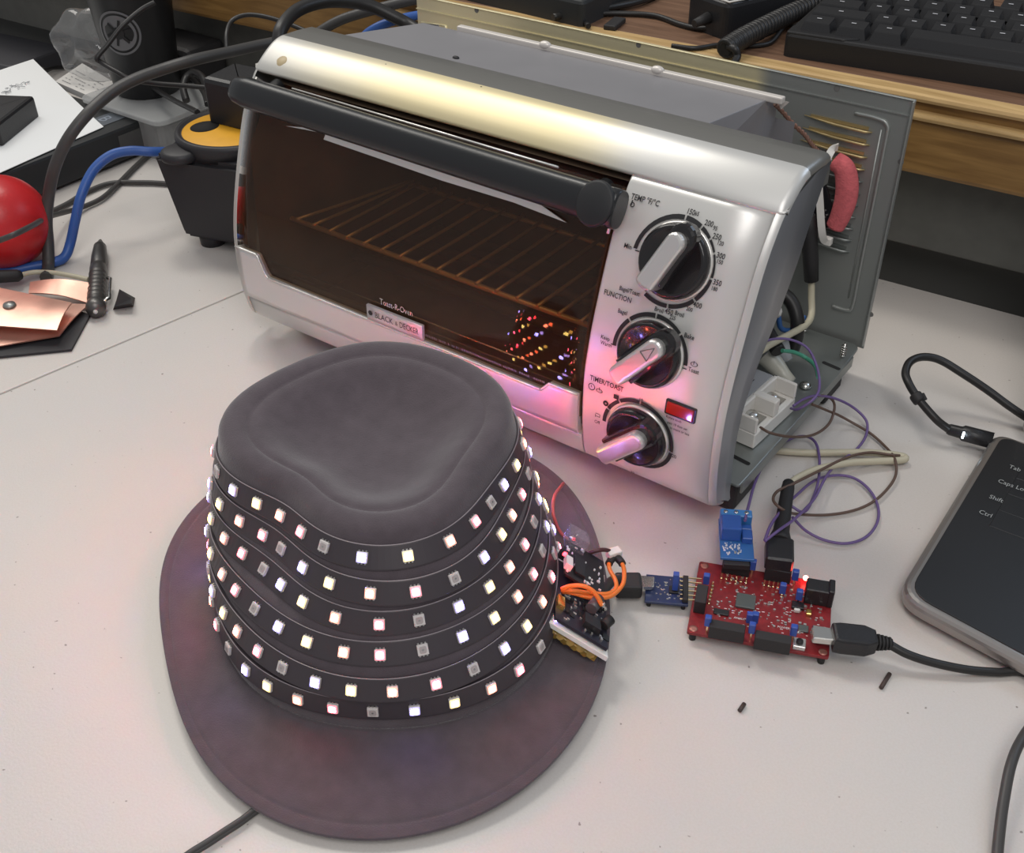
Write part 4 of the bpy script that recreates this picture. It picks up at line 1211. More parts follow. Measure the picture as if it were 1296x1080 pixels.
# thermocouple lead: cream cable, shrink sleeve, block
th_ = thing('thermocouple_lead', 'cream cable ending in a black sleeved plug on top of the red board', 'cable', at(985, 690, 0))
s0, s1 = at(998, 612, .016), at(986, 690, .0185)
b = MB(); m_ = frame(s0, (s1-s0), V((0, 0, 1)))
P = [s0+(s1-s0)*t for t in (0, .1, .45, .8, .92, 1.0)]
b.tube(P, [.0034, .0038, .0040, .0045, .0060, .0068], 14); part('shrink_sleeve', b, MATS['matte_black'], th_)
d_ = (s1-s0).normalized()
b = MB(); e1 = at(986, 687, .0195); e2 = at(986, 716, .0195); b.box(((e2-e1).length, .0145, .0090), frame((e1+e2)/2, e2-e1, U), .001, 1); part('plug', b, MATS['black_plastic'], th_)
cream = mat('cable_cream', (0.52, 0.48, 0.36), 0.45)
b = wire([(998, 616, .016), (1008, 606, .016), (1035, 594, .012), (1075, 586, .007), (1110, 584, .005), (1136, 583, .004), (1146, 581, .004), (1139, 577, .004), (1100, 573, .004), (1060, 573, .0035), (1015, 573, .003), (965, 569, .003)], .0022); part('cord', b, cream, th_)

# thin brown and purple wires between the oven and the boards
brown = mat('wire_brown', (0.115, 0.072, 0.055), 0.45); purple = mat('wire_purple', (0.145, 0.095, 0.25), 0.45)
def lw(pth, m_, label, r=.00085):
    t = thing('hookup_wire', label, 'wire', at(pth[len(pth)//2][0], pth[len(pth)//2][1], 0), None)
    part('insulation', wire(pth, r), m_, t); return t
lw([(962, 541, .036), (975, 548, .036), (1000, 553, .028), (1028, 551, .016), (1048, 538, .012), (1056, 518, .014), (1053, 506, .020), (1040, 501, .028), (1020, 505, .034), (1004, 514, .037)], brown, 'brown wire looping from the lower to the upper screw of the white relay terminal')
lw([(1028, 512, .026), (1045, 519, .018), (1062, 526, .009), (1082, 537, .004), (1102, 549, .003), (1120, 565, .003), (1132, 580, .006), (1134, 600, .004), (1124, 618, .003), (1104, 636, .003), (1078, 647, .0025), (1045, 652, .003), (1010, 651, .010), (992, 646, .021), (979, 634, .023), (984, 622, .020), (1005, 612, .019), (1035, 597, .014), (1070, 580, .010), (1100, 573, .007), (1128, 576, .006), (1147, 577, .004)], brown, 'long brown wire curling from the oven floor over the cream cable')
lw([(1004, 514, .038), (1018, 505, .036), (1035, 501, .030), (1058, 505, .020), (1080, 516, .010), (1096, 532, .006), (1097, 548, .004), (1090, 562, .003), (1078, 574, .003), (1058, 588, .006), (1044, 606, .010), (1030, 632, .012), (1008, 655, .019), (985, 672, .0265), (968, 685, .026)], purple, 'purple wire from the white relay terminal to the side of the blue relay module')
lw([(943, 659, .0275), (948, 638, .022), (956, 610, .014), (968, 585, .008), (985, 565, .006), (1005, 554, .006), (1022, 553, .006), (1033, 562, .006), (1037, 582, .007), (1036, 606, .009), (1030, 628, .010), (1018, 648, .012), (1000, 640, .015)], purple, 'purple wire arching up from the top of the blue relay module')
lw([(968, 684, .026), (976, 664, .024), (990, 645, .018), (1008, 627, .010), (1030, 609, .006), (1055, 602, .004), (1080, 605, .003), (1100, 620, .003), (1111, 641, .003), (1110, 662, .003), (1096, 680, .003), (1072, 688, .003), (1044, 684, .003), (1020, 672, .006), (1003, 655, .016)], purple, 'purple wire lying in a wide ring on the worktop above the red board')

# mini plug and black cable leaving to the right
mc = thing('usb_cable', 'black cable with a metal mini plug in the right side of the red board', 'cable', at(1085, 810, 0))
a_, c_ = at(1053, 807, .0140), at(1108, 813, .0125)
mm = frame(a_, c_-a_, W_); Lp = (c_-a_).length
b = MB(); b.cbox((-.0100, -.0036, -.0020), (.001, .0036, .0022), .0005, 1, mm); part('plug_tip', b, MATS['steel'], mc, 'bright metal tip')
poly = [(0, -.0058), (.004, -.0066), (Lp*.75, -.0066), (Lp, -.0040), (Lp, .0040), (Lp*.75, .0066), (.004, .0066), (0, .0058)]
b = MB(); b.prism(poly, -.0050, .0050, .0014, mm, 2, True); part('plug', b, MATS['black_plastic'], mc)
b = MB()
for k in range(4): b.cyl(mm @ V((Lp+.0008+k*.0018, 0, 0)), mm @ V((Lp+.0018+k*.0018, 0, 0)), .0042-.0003*k, n=14)
b.cyl(mm @ V((Lp-.001, 0, 0)), mm @ V((Lp+.008, 0, 0)), .0026, n=12)
part('strain_relief', b, MATS['matte_black'], mc)
e = mm @ V((Lp+.006, 0, 0))
b = MB(); b.tube(spline([e] + [at(*q) for q in ((1150, 829, .009), (1185, 840, .006), (1225, 848, .004), (1262, 851, .0025), (1300, 853, .0025), (1345, 888, .0025), (1420, 960, .0025))], 10), .0022, 10); part('cord', b, MATS['cable_black'], mc)
b = MB(); b.tube(spline([at(*q) for q in ((1345, 890, .006), (1312, 912, .010), (1291, 940, .013), (1279, 970, .013), (1271, 1010, .010), (1266, 1045, .007), (1262, 1090, .004), (1262, 1150, .003))], 10), .0024, 10)
solo('power_cable', b, MATS['cable_grey'], 'grey cord curving through the bottom right corner of the table', 'cable')
# twin lead under the brim at the lower left
tl = thing('power_cable', 'grey twin-core cord coming out from under the hat brim at lower left', 'cable', at(270, 1065, 0))
for k in (-1, 1):
    b = MB(); P = [at(x, y+k*2.2, .0030-.0006*k) for x, y in ((345, 1014), (325, 1025), (305, 1040), (285, 1053), (262, 1068), (238, 1083), (205, 1108))]; b.tube(spline(P, 8), .0013, 8); part('core', b, MATS['cable_grey'], tl)
# clipped header pins left on the table
for (x0, y0, x1, y1), lab in (((1126, 853, 1115, 871), 'short brown clipping lying below the mini plug cable'), ((942, 891, 936, 900), 'tiny brown clipping lying below the red board')):
    b = MB(); b.cyl(at(x0, y0, .0012), at(x1, y1, .0012), .0011, n=8); solo('clipping', b, mat('clip_brown', (0.06, 0.04, 0.035), 0.5), lab, 'scrap')

# ================================================================ laptop and its charger
lp = thing('laptop', 'black laptop with grey metal edge at the right side of the table', 'laptop', at(1210, 690, 0))
ZL = .0130
c0 = at(1134, 751, ZL); cB = at(1260, 545, ZL); cF = at(1296, 838, ZL)
ey = (cB-c0); ly = ey.length; ex = (cF-c0).normalized()
lm_ = frame(c0, V((ey.y, -ey.x, 0)), ey)
fx = lm_.inverted() @ cF
sk = fx.y/fx.x
LWd = .33
poly = round_poly([(0, 0), (LWd, LWd*sk), (LWd, ly), (0, ly)], [.016, .004, .004, .010], 6)
b = MB(); b.prism(poly, -ZL+.0030, -.0004, .0034, lm_, 3, True); part('base', b, mat('laptop_rim', (0.36, 0.34, 0.325), 0.30, 0.75), lp, 'grey metal rim')
def inset(p, d):
    cx_ = LWd/2; cy_ = ly/2; return p
pin_ = round_poly([(.0050, .0042), (LWd-.005, LWd*sk+.0042), (LWd-.005, ly-.004), (.0050, ly-.004)], [.013, .003, .003, .007], 6)
b = MB(); b.prism(pin_, -.003, .0002, .0004, lm_); deck_ = part('deck', b, mat('deck_black', (0.017, 0.018, 0.020), 0.42, bump=0.05, bscale=1200), lp, 'matte black deck')
keyrows = [(1239, 648, 'Ctrl'), (1252, 629, 'Shift'), (1263, 609, 'Caps Lock'), (1277, 591, 'Tab')]
k0 = lm_.inverted() @ at(1230, 676, ZL)
for i, (px, py, s_) in enumerate(keyrows):
    p = lm_.inverted() @ at(px, py, ZL)
    wdt = {'Ctrl': .024, 'Shift': .040, 'Caps Lock': .032, 'Tab': .026}[s_]
    b = MB(); y0 = p.y-.009; x0_ = min(p.x-.004, .030)
    x0_ = .0235
    b.cbox((x0_, y0, .0), (x0_+wdt, y0+.0165, .0006), .0003, 1, lm_); kk = part('key', b, MATS['deck_black'], lp)
    b = MB(); b.text(s_, .0052, lm_ @ Matrix.Translation((p.x, p.y-.002, .0007)), .85); part('legend', b, mat('legend_grey', (0.34, 0.36, 0.36), 0.5), kk)
    for j in range(6):
        b = MB(); xx = x0_+wdt+.0025+j*.019; b.cbox((xx, y0, .0), (xx+.0165, y0+.0165, .0006), .0003, 1, lm_); part('key', b, MATS['deck_black'], lp)
# screen half, opened past upright
sm_ = lm_ @ Matrix.Translation((.012, ly+.010, -.004)) @ Matrix.Rotation(math.radians(66), 4, 'X')
b = MB(); b.prism(round_poly([(0, 0), (LWd-.024, 0), (LWd-.024, .20), (0, .20)], [.009]*4, 5), -.006, 0, .0020, sm_, 2, True); lid = part('screen_lid', b, MATS['laptop_rim'], lp)
b = MB(); b.prism(round_poly([(.0030, .003), (LWd-.027, .003), (LWd-.027, .197), (.003, .197)], [.007]*4, 5), -.001, .0004, .0002, sm_); part('screen', b, mat('screen_black', (0.010, 0.011, 0.012), 0.12), lid)
b = MB(); b.cyl(lm_ @ V((.03, ly+.004, -.008)), lm_ @ V((.30, ly+.004, -.008)), .005, n=14); part('hinge', b, MATS['matte_black'], lp)
for x, y in ((.02, .02), (LWd-.02, LWd*sk+.03), (.02, ly-.02), (LWd-.02, ly-.02)):
    b = MB(); b.cyl(lm_ @ V((x, y, -ZL)), lm_ @ V((x, y, -ZL+.003)), .005, n=12); part('foot', b, MATS['matte_black'], lp)
ch = thing('charger_cable', 'black charger cable looping to a plug with a white light at the laptop', 'cable', at(1200, 520, 0))
a_, c_ = at(1199, 543, .010), at(1256, 558, .010)
b = MB(); b.tube([a_, a_+(c_-a_)*.06, a_+(c_-a_)*.30, a_+(c_-a_)*.36, c_], [.0030, .0036, .0038, .0050, .0051], 14); part('plug', b, MATS['black_plastic'], ch)
p = at(1219, 551, .0130); b = MB(); b.box((.0012, .0030, .0035), frame(p, c_-a_, V((0, 0, 1))), .0003); part('plug_light', b, mat('white_glow', (0.9, 0.95, 1), 0.4, emit=(0.75, 0.9, 1), estr=9), ch, 'white light')
b = wire([(1200, 543, .011), (1187, 533, .016), (1173, 518, .021), (1161, 503, .026), (1151, 487, .030), (1146, 472, .032), (1152, 458, .034), (1168, 452, .034), (1190, 456, .032), (1220, 474, .026), (1250, 494, .019), (1280, 516, .012), (1310, 535, .006), (1360, 560, .0035), (1430, 590, .003)], .0026); part('cord', b, MATS['cable_black'], ch)
b = MB(); p = at(1161, 504, .026); tdir = at(1150, 488, .030)-at(1172, 518, .022); mm = frame(p, tdir, V((0, 0, 1)))
b.lathe([(.0034, -.003), (.0040, -.002), (.0040, .002), (.0034, .003)], mm @ Matrix.Rotation(math.pi/2, 4, 'Y'), 14)
q = at(1170, 502, .026); b.box(((q-p).length*1.3, .0050, .0016), frame((p+q)/2, q-p, tdir), .0005); part('velcro_tie', b, MATS['matte_black'], ch)

# ================================================================ inside the oven's wiring bay
sr = thing('solid_state_relay', 'white plastic relay block with two screw terminals on the oven floor', 'relay', at(965, 545, .025))
F = at(953, 569, .0255); R = at(1004, 521, .0255)
e1 = (R-F); Lr = e1.length
sm2 = frame(F, e1, V((-e1.y, e1.x, 0)))
WD = .0155
b = MB()
for lo, hi in (((0, 0, 0), (Lr, .052, .0105)), ((0, WD, .0105), (Lr, .052, .0195)),
               ((0, 0, .0105), (.0022, WD, .0210)), ((Lr-.0022, 0, .0105), (Lr, WD, .0210)), ((Lr*.5-.003, 0, .0105), (Lr*.5+.003, WD, .0215)),
               ((0, WD-.0025, .0105), (Lr, WD, .0210))):
    b.cbox(lo, hi, .0007, 1, sm2)
part('body', b, MATS['white_plastic'], sr)
b = MB(); b.cbox((.001, WD+.001, .0195), (Lr-.001, .051, .0202), .0001, 1, sm2); lb = part('label', b, mat('label_silver', (0.40, 0.41, 0.43), 0.4, 0.3), sr, 'silver printed label')
b = MB(); b.text('RU', .0085, sm2 @ Matrix.Translation((Lr*.62, WD+.010, .0204)) @ Matrix.Rotation(math.radians(0), 4, 'Z'), .9)
mm = sm2 @ Matrix.Translation((Lr*.5, WD+.005, .0204))
for (x0, x1, y0, y1) in ((-.016, -.004, .012, .0128), (-.016, -.006, .0145, .0151), (-.016, -.008, .0095, .0101), (-.004, .004, .001, .0017), (-.016, -.008, .003, .0036), (.006, .012, .002, .0026)):
    b.add([mm @ V(q) for q in ((x0, y0, 0), (x1, y0, 0), (x1, y1, 0), (x0, y1, 0))], [[0, 1, 2, 3]])
for x in (-.004, .006):
    vs = []
    for k in range(20):
        a = 2*math.pi*k/20; d = V((math.cos(a), math.sin(a), 0)); vs += [mm @ (V((x, .006, 0))+d*.0024), mm @ (V((x, .006, 0))+d*.0029)]
    b.add(vs, [[2*k, 2*k+1, (2*k+3) % 40, (2*k+2) % 40] for k in range(20)])
part('label_print', b, MATS['ink'], lb, kind='stuff')
for x in (Lr*.26, Lr*.74):
    b = MB(); b.cbox((x-.006, .003, .0105), (x+.006, WD-.004, .0118), .0002, 1, sm2)
    b.lathe([(.0042, .0118), (.0042, .0140), (.0030, .0150), (.0001, .0152)], sm2 @ Matrix.Translation((x, .010, 0)), 16); part('terminal_screw', b, MATS['steel'], sr)

def nut(label, tip, tail, r, m_):
    a = V(tip); c = V(tail); d = c-a; b = MB()
    mtx = Matrix.Translation(a) @ d.to_track_quat('Z', 'Y').to_matrix().to_4x4(); L_ = d.length
    n = 24; prof = [(.0005, 0), (r*.62, .0006), (r*.70, L_*.35), (r*.86, L_*.6), (r, L_*.95), (r*1.05, L_)]
    b.lathe(prof, mtx, 12, caps=False)
    b.lathe([(r*.2, L_*.3), (r*.9, L_)], mtx, 12, caps=False)
    t = thing('wire_connector', label, 'wire connector', (a.x, a.y, .025)); part('cap', b, m_, t)
    return t
milky = mat('milky_plastic', (0.66, 0.65, 0.57), 0.3, trans=0.25); hazy = mat('hazy_plastic', (0.56, 0.59, 0.62), 0.25, trans=0.45)
nut('milky white twist-on wire cap lying on the oven floor behind the relay block', at(1001, 485, .034), at(972, 452, .042), .0068, milky)
nut('bluish clear twist-on wire cap leaning in the oven wiring bay, behind the milky one', at(996, 458, .036), at(984, 432, .046), .0070, hazy)

lp1 = thing('mains_cable', 'thick black cable curled up inside the open side of the oven', 'cable', (-.02, .14, .025))
b = MB(); b.tube(spline([aty(1003, 442, .150), aty(1008, 425, .150), aty(1009, 405, .152), aty(1003, 385, .155), aty(990, 372, .155), aty(976, 372, .150), aty(968, 388, .140), aty(967, 410, .130), aty(978, 432, .120), aty(985, 445, .115)], 8), .0046, 12); part('cord', b, MATS['cable_black'], lp1)
def bayw(name, label, pth, r, m_, cat='wire'):
    b = MB(); b.tube(spline([aty(*q) for q in pth], 8), r, 8); t = thing(name, label, cat, V((-.02, .12, .025))); part('insulation', b, m_, t); return t
sp = bayw('hookup_wire', 'blue wire with a white spade connector inside the oven bay', [(1018, 400, .170), (1013, 410, .165), (1000, 418, .150), (988, 415, .140), (984, 398, .135), (972, 393, .125)], .0017, mat('wire_blue', (0.04, 0.13, 0.36), 0.4))
b = MB(); a = aty(986, 396, .135); c = aty(968, 391, .128); b.tube([a, c], .0034, 8); part('connector', b, MATS['white_plastic'], sp)
bayw('hookup_wire', 'green wire curving over the oven floor', [(990, 444, .110), (1005, 446, .120), (1020, 453, .125), (1032, 464, .118), (1036, 478, .105)], .0013, mat('wire_green', (0.07, 0.30, 0.20), 0.4))
bayw('hookup_wire', 'thin purple wire arching over the bare oven floor', [(955, 440, .080), (975, 430, .090), (1000, 430, .100), (1022, 441, .105), (1034, 465, .095), (1037, 490, .078), (1030, 505, .065), (1010, 518, .060), (1001, 517, .066)], .0008, purple)

# sensor board strapped to the back panel with pink foam
sn = thing('sensor_board', 'small black sensor board with a blue trimmer beside the pink foam', 'circuit board', (-.035, .19, .10))
o_ = aty(1030, 287, .186); x_ = aty(1052, 283, .186)-o_; y_ = aty(1034, 228, .186)-o_
sm3 = frame(o_, x_, y_); sw, sh = x_.length, y_.length
b = MB(); b.cbox((-.004, -.002, -.0008), (sw+.004, sh+.004, .0008), .0002, 1, sm3); part('pcb', b, MATS['pcb_black'], sn)
b = MB(); b.cbox((sw*.45, sh*.70, .0008), (sw*.95, sh*.98, .0065), .0004, 1, sm3); part('trimmer', b, mat('trim_blue', (0.04, 0.10, 0.40), 0.35), sn)
b = MB()
for k in range(26):
    x, y, s_ = rr.uniform(0, sw), rr.uniform(sh*.08, sh*.66), rr.uniform(.0006, .0016); b.cbox((x, y, .0008), (x+s_, y+s_*.6, .0016), 0, 1, sm3)
part('surface_components', b, MATS['chip_tin'], sn, kind='stuff')
b = MB(); b.tube([aty(1024, 272, .176), aty(1024, 290, .176), aty(1026, 330, .178), aty(1027, 355, .178)], [.0040, .0052, .0050, .0046], 12); part('shrink_sleeve', b, MATS['matte_black'], sn)
b = MB(); b.tube(spline([aty(1027, 350, .178), aty(1027, 375, .176), aty(1027, 398, .170), aty(1020, 411, .155), aty(1000, 423, .130), aty(975, 436, .100), aty(955, 450, .080)], 8), .0022, 10); part('cord', b, cream, sn)
fm = thing('foam_strip', 'bent strip of pink foam strapped to the oven back panel', 'foam', (-.025, .19, .10))
outl = [(1050, 200), (1056, 193), (1068, 197), (1078, 208), (1083, 222), (1083, 245), (1078, 270), (1070, 292), (1064, 294), (1047, 284), (1057, 262), (1063, 244), (1062, 232), (1050, 226), (1046, 212)]
P = spline([aty(*q) for q in ((1056, 203, .186), (1068, 213, .186), (1072, 230, .186), (1071, 250, .186), (1065, 270, .186), (1057, 287, .186))], 8)
b = MB(); nP = len(P); b.tube(P, [.0058+.0012*math.sin(math.pi*i/(nP-1)) for i in range(nP)], 16)
b.v = [V((q.x, .186+(q.y-.186)*.9, q.z)) for q in b.v]; part('foam', b, mat('foam_pink', (0.62, 0.135, 0.15), 0.9, noise=0.15, nscale=300, bump=0.6, bscale=900), fm)
ct_ = thing('cable_tie', 'white cable tie looped round the pink foam', 'cable tie', (-.03, .18, .10))
b = MB(); P = spline([aty(1060, 186, .188), aty(1053, 190, .178), aty(1047, 202, .174), aty(1043, 218, .172), aty(1037, 232, .171), aty(1038, 260, .171), aty(1040, 290, .172), aty(1043, 304, .176), aty(1050, 306, .184)], 8)
vs = []
for i, p in enumerate(P):
    t = (P[min(i+1, len(P)-1)]-P[max(i-1, 0)]).normalized(); s_ = t.cross(V((.3, -1, .2))).normalized()*.0022; n_ = t.cross(s_).normalized()*.0005
    vs += [p-s_-n_, p+s_-n_, p+s_+n_, p-s_+n_]
m = len(P)
b.add(vs, [[i*4+k, i*4+(k+1) % 4, (i+1)*4+(k+1) % 4, (i+1)*4+k] for i in range(m-1) for k in range(4)])
part('strap', b, MATS['white_plastic'], ct_)
b = MB(); b.box((.005, .005, .004), frame(aty(1048, 305, .180), (1, 0, 0), (0, 0, 1)), .0005); part('buckle', b, MATS['white_plastic'], ct_)
tw = thing('twisted_wire', 'thin brown twisted pair running from the white rear flange to the foam', 'wire', (-.05, .16, .17))
base_ = spline([V((-.060, .146, .1915)), aty(990, 141, .158), aty(1004, 157, .165), aty(1018, 170, .170), aty(1027, 182, .172), aty(1036, 192, .174), aty(1046, 197, .176)], 14)
for k in (0, math.pi):
    b = MB(); P = []
    for i, p in enumerate(base_):
        a = i*.75+k; P.append(p+V((0, math.cos(a), math.sin(a)))*.0009)
    b.tube(P, .0008, 6); part('strand', b, mat('wire_rust', (0.17, 0.085, 0.06), 0.5), tw)

# ================================================================ on the wooden desk
ZD = .158
k0 = at(989, 71, ZD); k1 = at(1296, 119, ZD)
kx = (k1-k0).normalized(); ky = V((-kx.y, kx.x, 0))
kb = thing('keyboard', 'black desktop keyboard on the wooden desk', 'keyboard', k0+kx*.2+ky*.07)
km = frame(k0, kx, ky)
KU = .0198; KW = 15.6*KU; KD = 6.9*KU
b = MB()
# wedge body, raised lip at the left end
b.prism(round_poly([(0, 0), (KW, 0), (KW, KD), (0, KD)], .006), 0, .0165, .0020, km)
body = part('body', b, mat('keyboard_black', (0.017, 0.0165, 0.0175), 0.45, bump=0.1, bscale=900), kb)
b = MB(); b.prism(round_poly([(.001, .001), (.042, .001), (.052, .008), (.052, .018), (.001, .018)], .002), .0150, .0178, .001, km); part('wrist_lip', b, MATS['keyboard_black'], kb)
def keycap(w_, d_=1.0):
    b = MB(); W2, D2 = w_*KU/2-.0007, d_*KU/2-.0007
    lo = [(-W2, -D2, 0), (W2, -D2, 0), (W2, D2, 0), (-W2, D2, 0)]; i_ = .0028
    hi = [(-W2+i_, -D2+.0030, .0085), (W2-i_, -D2+.0030, .0085), (W2-i_, D2-.0014, .0095), (-W2+i_, D2-.0014, .0095)]
    mid = [(x*.93+X*.07, y*.9+Y*.1, .0078) for (x, y, _), (X, Y, __) in zip(hi, lo)]
    b.add(lo+mid+hi, [[i, (i+1) % 4, 4+(i+1) % 4, 4+i] for i in range(4)]+[[4+i, 4+(i+1) % 4, 8+(i+1) % 4, 8+i] for i in range(4)]+[[8, 9, 10, 11]])
    if w_ < 2.5:
        b.cur = 1
        b.add([(-.0022, .0008, .0094), (.0012, .0008, .0094), (.0012, .0020, .0096), (-.0022, .0020, .0096)], [[0, 1, 2, 3]])
    return b
mat('key_black', (0.022, 0.022, 0.024), 0.33); mat('legend_pale', (0.40, 0.40, 0.42), 0.5)
KM = {}
layout = [[1.25, 1.25, 1.25, 6.25, 1.25, 1.25, 1.25, 1.25], [2.25]+[1]*10+[2.75], [1.75]+[1]*11+[2.25], [1.5]+[1]*12+[1.5], [1]*13+[2], [1, -.6, 1, 1, 1, 1, -.4, 1, 1, 1, 1, -.4, 1, 1, 1]]
for ri, row in enumerate(layout):
    x = .35; y = .55+ri*1.0+(.1 if ri == 5 else 0)
    for w_ in row:
        if w_ < 0: x -= w_; continue
        if w_ not in KM: KM[w_] = keycap(w_).mesh('key', [MATS['key_black'], MATS['legend_pale']])
        o = bpy.data.objects.new('key', KM[w_]); COL.objects.link(o); o.parent = kb
        o.matrix_local = Matrix.Translation(-ORG[kb.name]) @ km @ Matrix.Translation(((x+w_/2)*KU, y*KU+.006, .0150+.0012*ri))
        x += w_
pa = thing('power_adapter', 'black power brick with a painted edge highlight, behind the oven beside the coiled cord', 'power adapter', at(915, 22, ZD))
a = at(880, 40, ZD); c = at(962, 52, ZD); am2 = frame(a, c-a, V((0, 1, 0)))
am2 = frame(at(866, 32, ZD), at(929, 56, ZD)-at(866, 32, ZD), V((-.3, 1, 0)))
b = MB(); b.prism(round_poly([(0, 0), (.046, 0), (.046, .075), (0, .075)], .008), .0, .028, .005, am2, 3); part('body', b, MATS['black_plastic'], pa)
b = MB(); b.tube([am2 @ V((.016, .0015, .0272)), am2 @ V((.044, .0025, .0272)), am2 @ V((.0455, .022, .0272))], .0008, 6); part('edge_highlight', b, MATS['white_plastic'], pa)  # white line stands in for the highlight along the brick's edge
b = MB(); b.tube([am2 @ V((.026, .0, .012)), am2 @ V((.026, -.014, .010))], [.0045, .003], 10); part('strain_relief', b, MATS['matte_black'], pa)
# coiled cord
cc = thing('coiled_cord', 'thick black coiled cord rising beside the keyboard on the desk', 'cable', at(975, 40, ZD))
core = spline([at(918, 62, .166), at(940, 48, .168), at(975, 30, .170), at(1010, 13, .170), at(1050, -5, .170), at(1090, -22, .170)], 40)
P = []; tot = len(core)
acc = 0
for i, p in enumerate(core):
    t = (core[min(i+1, tot-1)]-core[max(i-1, 0)]).normalized(); s_ = t.cross(V((0, 0, 1))).normalized(); n_ = s_.cross(t)
    if i: acc += (core[i]-core[i-1]).length
for k in range(46*14):
    f_ = k/(46*14-1)*(tot-1); i = int(f_); fr_ = f_-i; p = core[i].lerp(core[min(i+1, tot-1)], fr_)
    t = (core[min(i+1, tot-1)]-core[max(i-1, 0)]).normalized(); s_ = t.cross(V((0, 0, 1))).normalized(); n_ = s_.cross(t)
    a = 2*math.pi*k/14; P.append(p+(s_*math.cos(a)+n_*math.sin(a))*.0058)
b = MB(); b.tube(P, .0020, 6); b.tube(core, .0050, 10); part('coil', b, MATS['cable_black'], cc)
b = MB(); b.tube(spline([at(922, 58, .168), at(930, 62, .168), at(933, 72, .163), at(926, 84, .1602), at(915, 96, .1595)], 8), .0028, 8); part('tail', b, MATS['cable_black'], cc)
def desk_cable(label, pth, r, m_='cable_black', name='cable'):
    return solo(name, wire([(x, y, z) for x, y, z in pth], r, 10, 8), MATS[m_], label, 'cable')
desk_cable('thin black cable crossing the desk from the dark case to the power brick', [(745, 33, .161), (738, 24, .161), (750, 18, .161), (790, 17, .1605), (830, 20, .1605), (862, 31, .1605), (885, 36, .1605), (905, 34, .163)], .0021)
desk_cable('thin black cable sagging along the desk edge behind the oven', [(850, 58, .1600), (880, 61, .1600), (910, 57, .1600), (950, 58, .1600), (975, 54, .1600), (990, 36, .164), (1003, 22, .166), (1022, 20, .163)], .0018)
desk_cable('black cable leaving the dark case on the desk toward the back', [(700, 22, .163), (740, 14, .163), (780, 8, .163), (815, 0, .162), (850, -14, .1605)], .0028)
b = MB(); q = at(778, 30, .160); b.box((.010, .024, .0040), frame(q, (1, .2, 0), (.1, 1, 0)), .001); solo('cable_clip', b, MATS['matte_black'], 'small black tag on the thin desk cable', 'clip')
q0 = at(612, 8, ZD); q1 = at(728, 36, ZD)
xm = frame(q0+DY*.004, q1-q0, DY)
b = MB(); b.prism(round_poly([(-.12, 0), (.098, 0), (.080, .22), (-.12, .22)], .006), 0, .020, .003, xm); solo('dark_case', b, mat('case_dark', (0.028, 0.030, 0.032), 0.5), 'flat dark case on the desk behind the oven', 'case')
b = MB(); q = at(1255, 3, ZD); mm = frame(q, kx, ky); b.cbox((-.08, .0, 0), (.22, .06, .03), .004, 2, mm @ Matrix.Translation((0, .050, 0))); solo('monitor_stand', b, mat('stand_black', (0.012, 0.012, 0.013), 0.5), 'black slab on the desk behind the keyboard', 'stand')

# thick cables over the back left of the oven
def air(name, label, pts3, r, m_):
    b = MB(); b.tube(spline(pts3, 12), r, 12); return solo(name, b, MATS[m_], label, 'cable')
air('power_cable', 'thick black cord arching over the top left corner of the oven', [aty(352, 60, .115), aty(356, 36, .125), aty(375, 14, .150), aty(405, 3, .175), aty(440, 2, .200), aty(470, 8, .215), aty(500, 22, .225), aty(522, 34, .230), aty(560, 60, .225)], .0050, 'cable_black')
air('power_cable', 'black cord crossing behind the arching cord at the back of the oven', [aty(385, 55, .225), aty(405, 40, .230), aty(432, 25, .240), aty(470, 13, .252), aty(510, 3, .265), aty(550, -6, .28)], .0042, 'cable_grey')
mat('cable_blue', (0.035, 0.105, 0.36), 0.4)
air('network_cable', 'short bend of blue cable visible behind the oven top', [aty(450, 62, .215), aty(462, 45, .220), aty(478, 34, .225), aty(500, 26, .235), aty(525, 20, .25), aty(560, 16, .27)], .0036, 'cable_blue')
air('power_cable', 'thin black cord arching in front of the desk beam left of the oven', [aty(287, 62, .19), aty(287, 42, .20), aty(294, 26, .215), aty(312, 19, .225), aty(335, 21, .230), aty(365, 30, .235), aty(400, 45, .235)], .0020, 'cable_black')

# ================================================================ left end of the table
# flat black box with a sheet of paper on it
c_ = at(182, 150, .035)
db_ = thing('black_device', 'flat black electronic box lying under the white paper', 'device', (c_.x-.1, c_.y-.1, 0))
b = MB(); b.cbox((c_.x-.17, c_.y-.36, .003), (c_.x, c_.y, .035), .003, 2); part('body', b, mat('device_black', (0.020, 0.022, 0.024), 0.45), db_)
b = MB(); p = at(135, 151, .0353); b.prism(rrect(-.011, -.013, .011, .013, .001), 0, .0002, 0, Matrix.Translation(p)); stk = part('sticker', b, mat('sticker_grey', (0.10, 0.115, 0.135), 0.4), db_)
b = MB(); b.text('B', .018, Matrix.Translation(p+V((-.007, -.006, .0003))), 1.0); part('sticker_letter', b, mat('sticker_pale', (0.28, 0.32, 0.38), 0.4), stk)
b = MB(); p = at(157, 141, .0353); b.box((.007, .014, .001), Matrix.Translation(p), .0003); part('pale_tab', b, mat('tab_pale', (0.45, 0.45, 0.42), 0.5), db_)
b = MB(); b.box((.0006, .028, .020), Matrix.Translation((c_.x+.0002, c_.y-.018, .018)), 0); part('side_label', b, mat('label_dark', (0.075, 0.075, 0.075), 0.4), db_)
for x, y in ((-.01, -.01), (-.16, -.01), (-.01, -.35), (-.16, -.35)):
    b = MB(); b.cyl((c_.x+x, c_.y+y, 0), (c_.x+x, c_.y+y, .004), .005, n=10); part('foot', b, MATS['matte_black'], db_)
A1, B1, D1 = at(42, 75, .040), at(131, 160, .0365), at(-2, 219, .0365)
E1 = A1+(D1-B1)
b = MB(); n = 10; vs = []
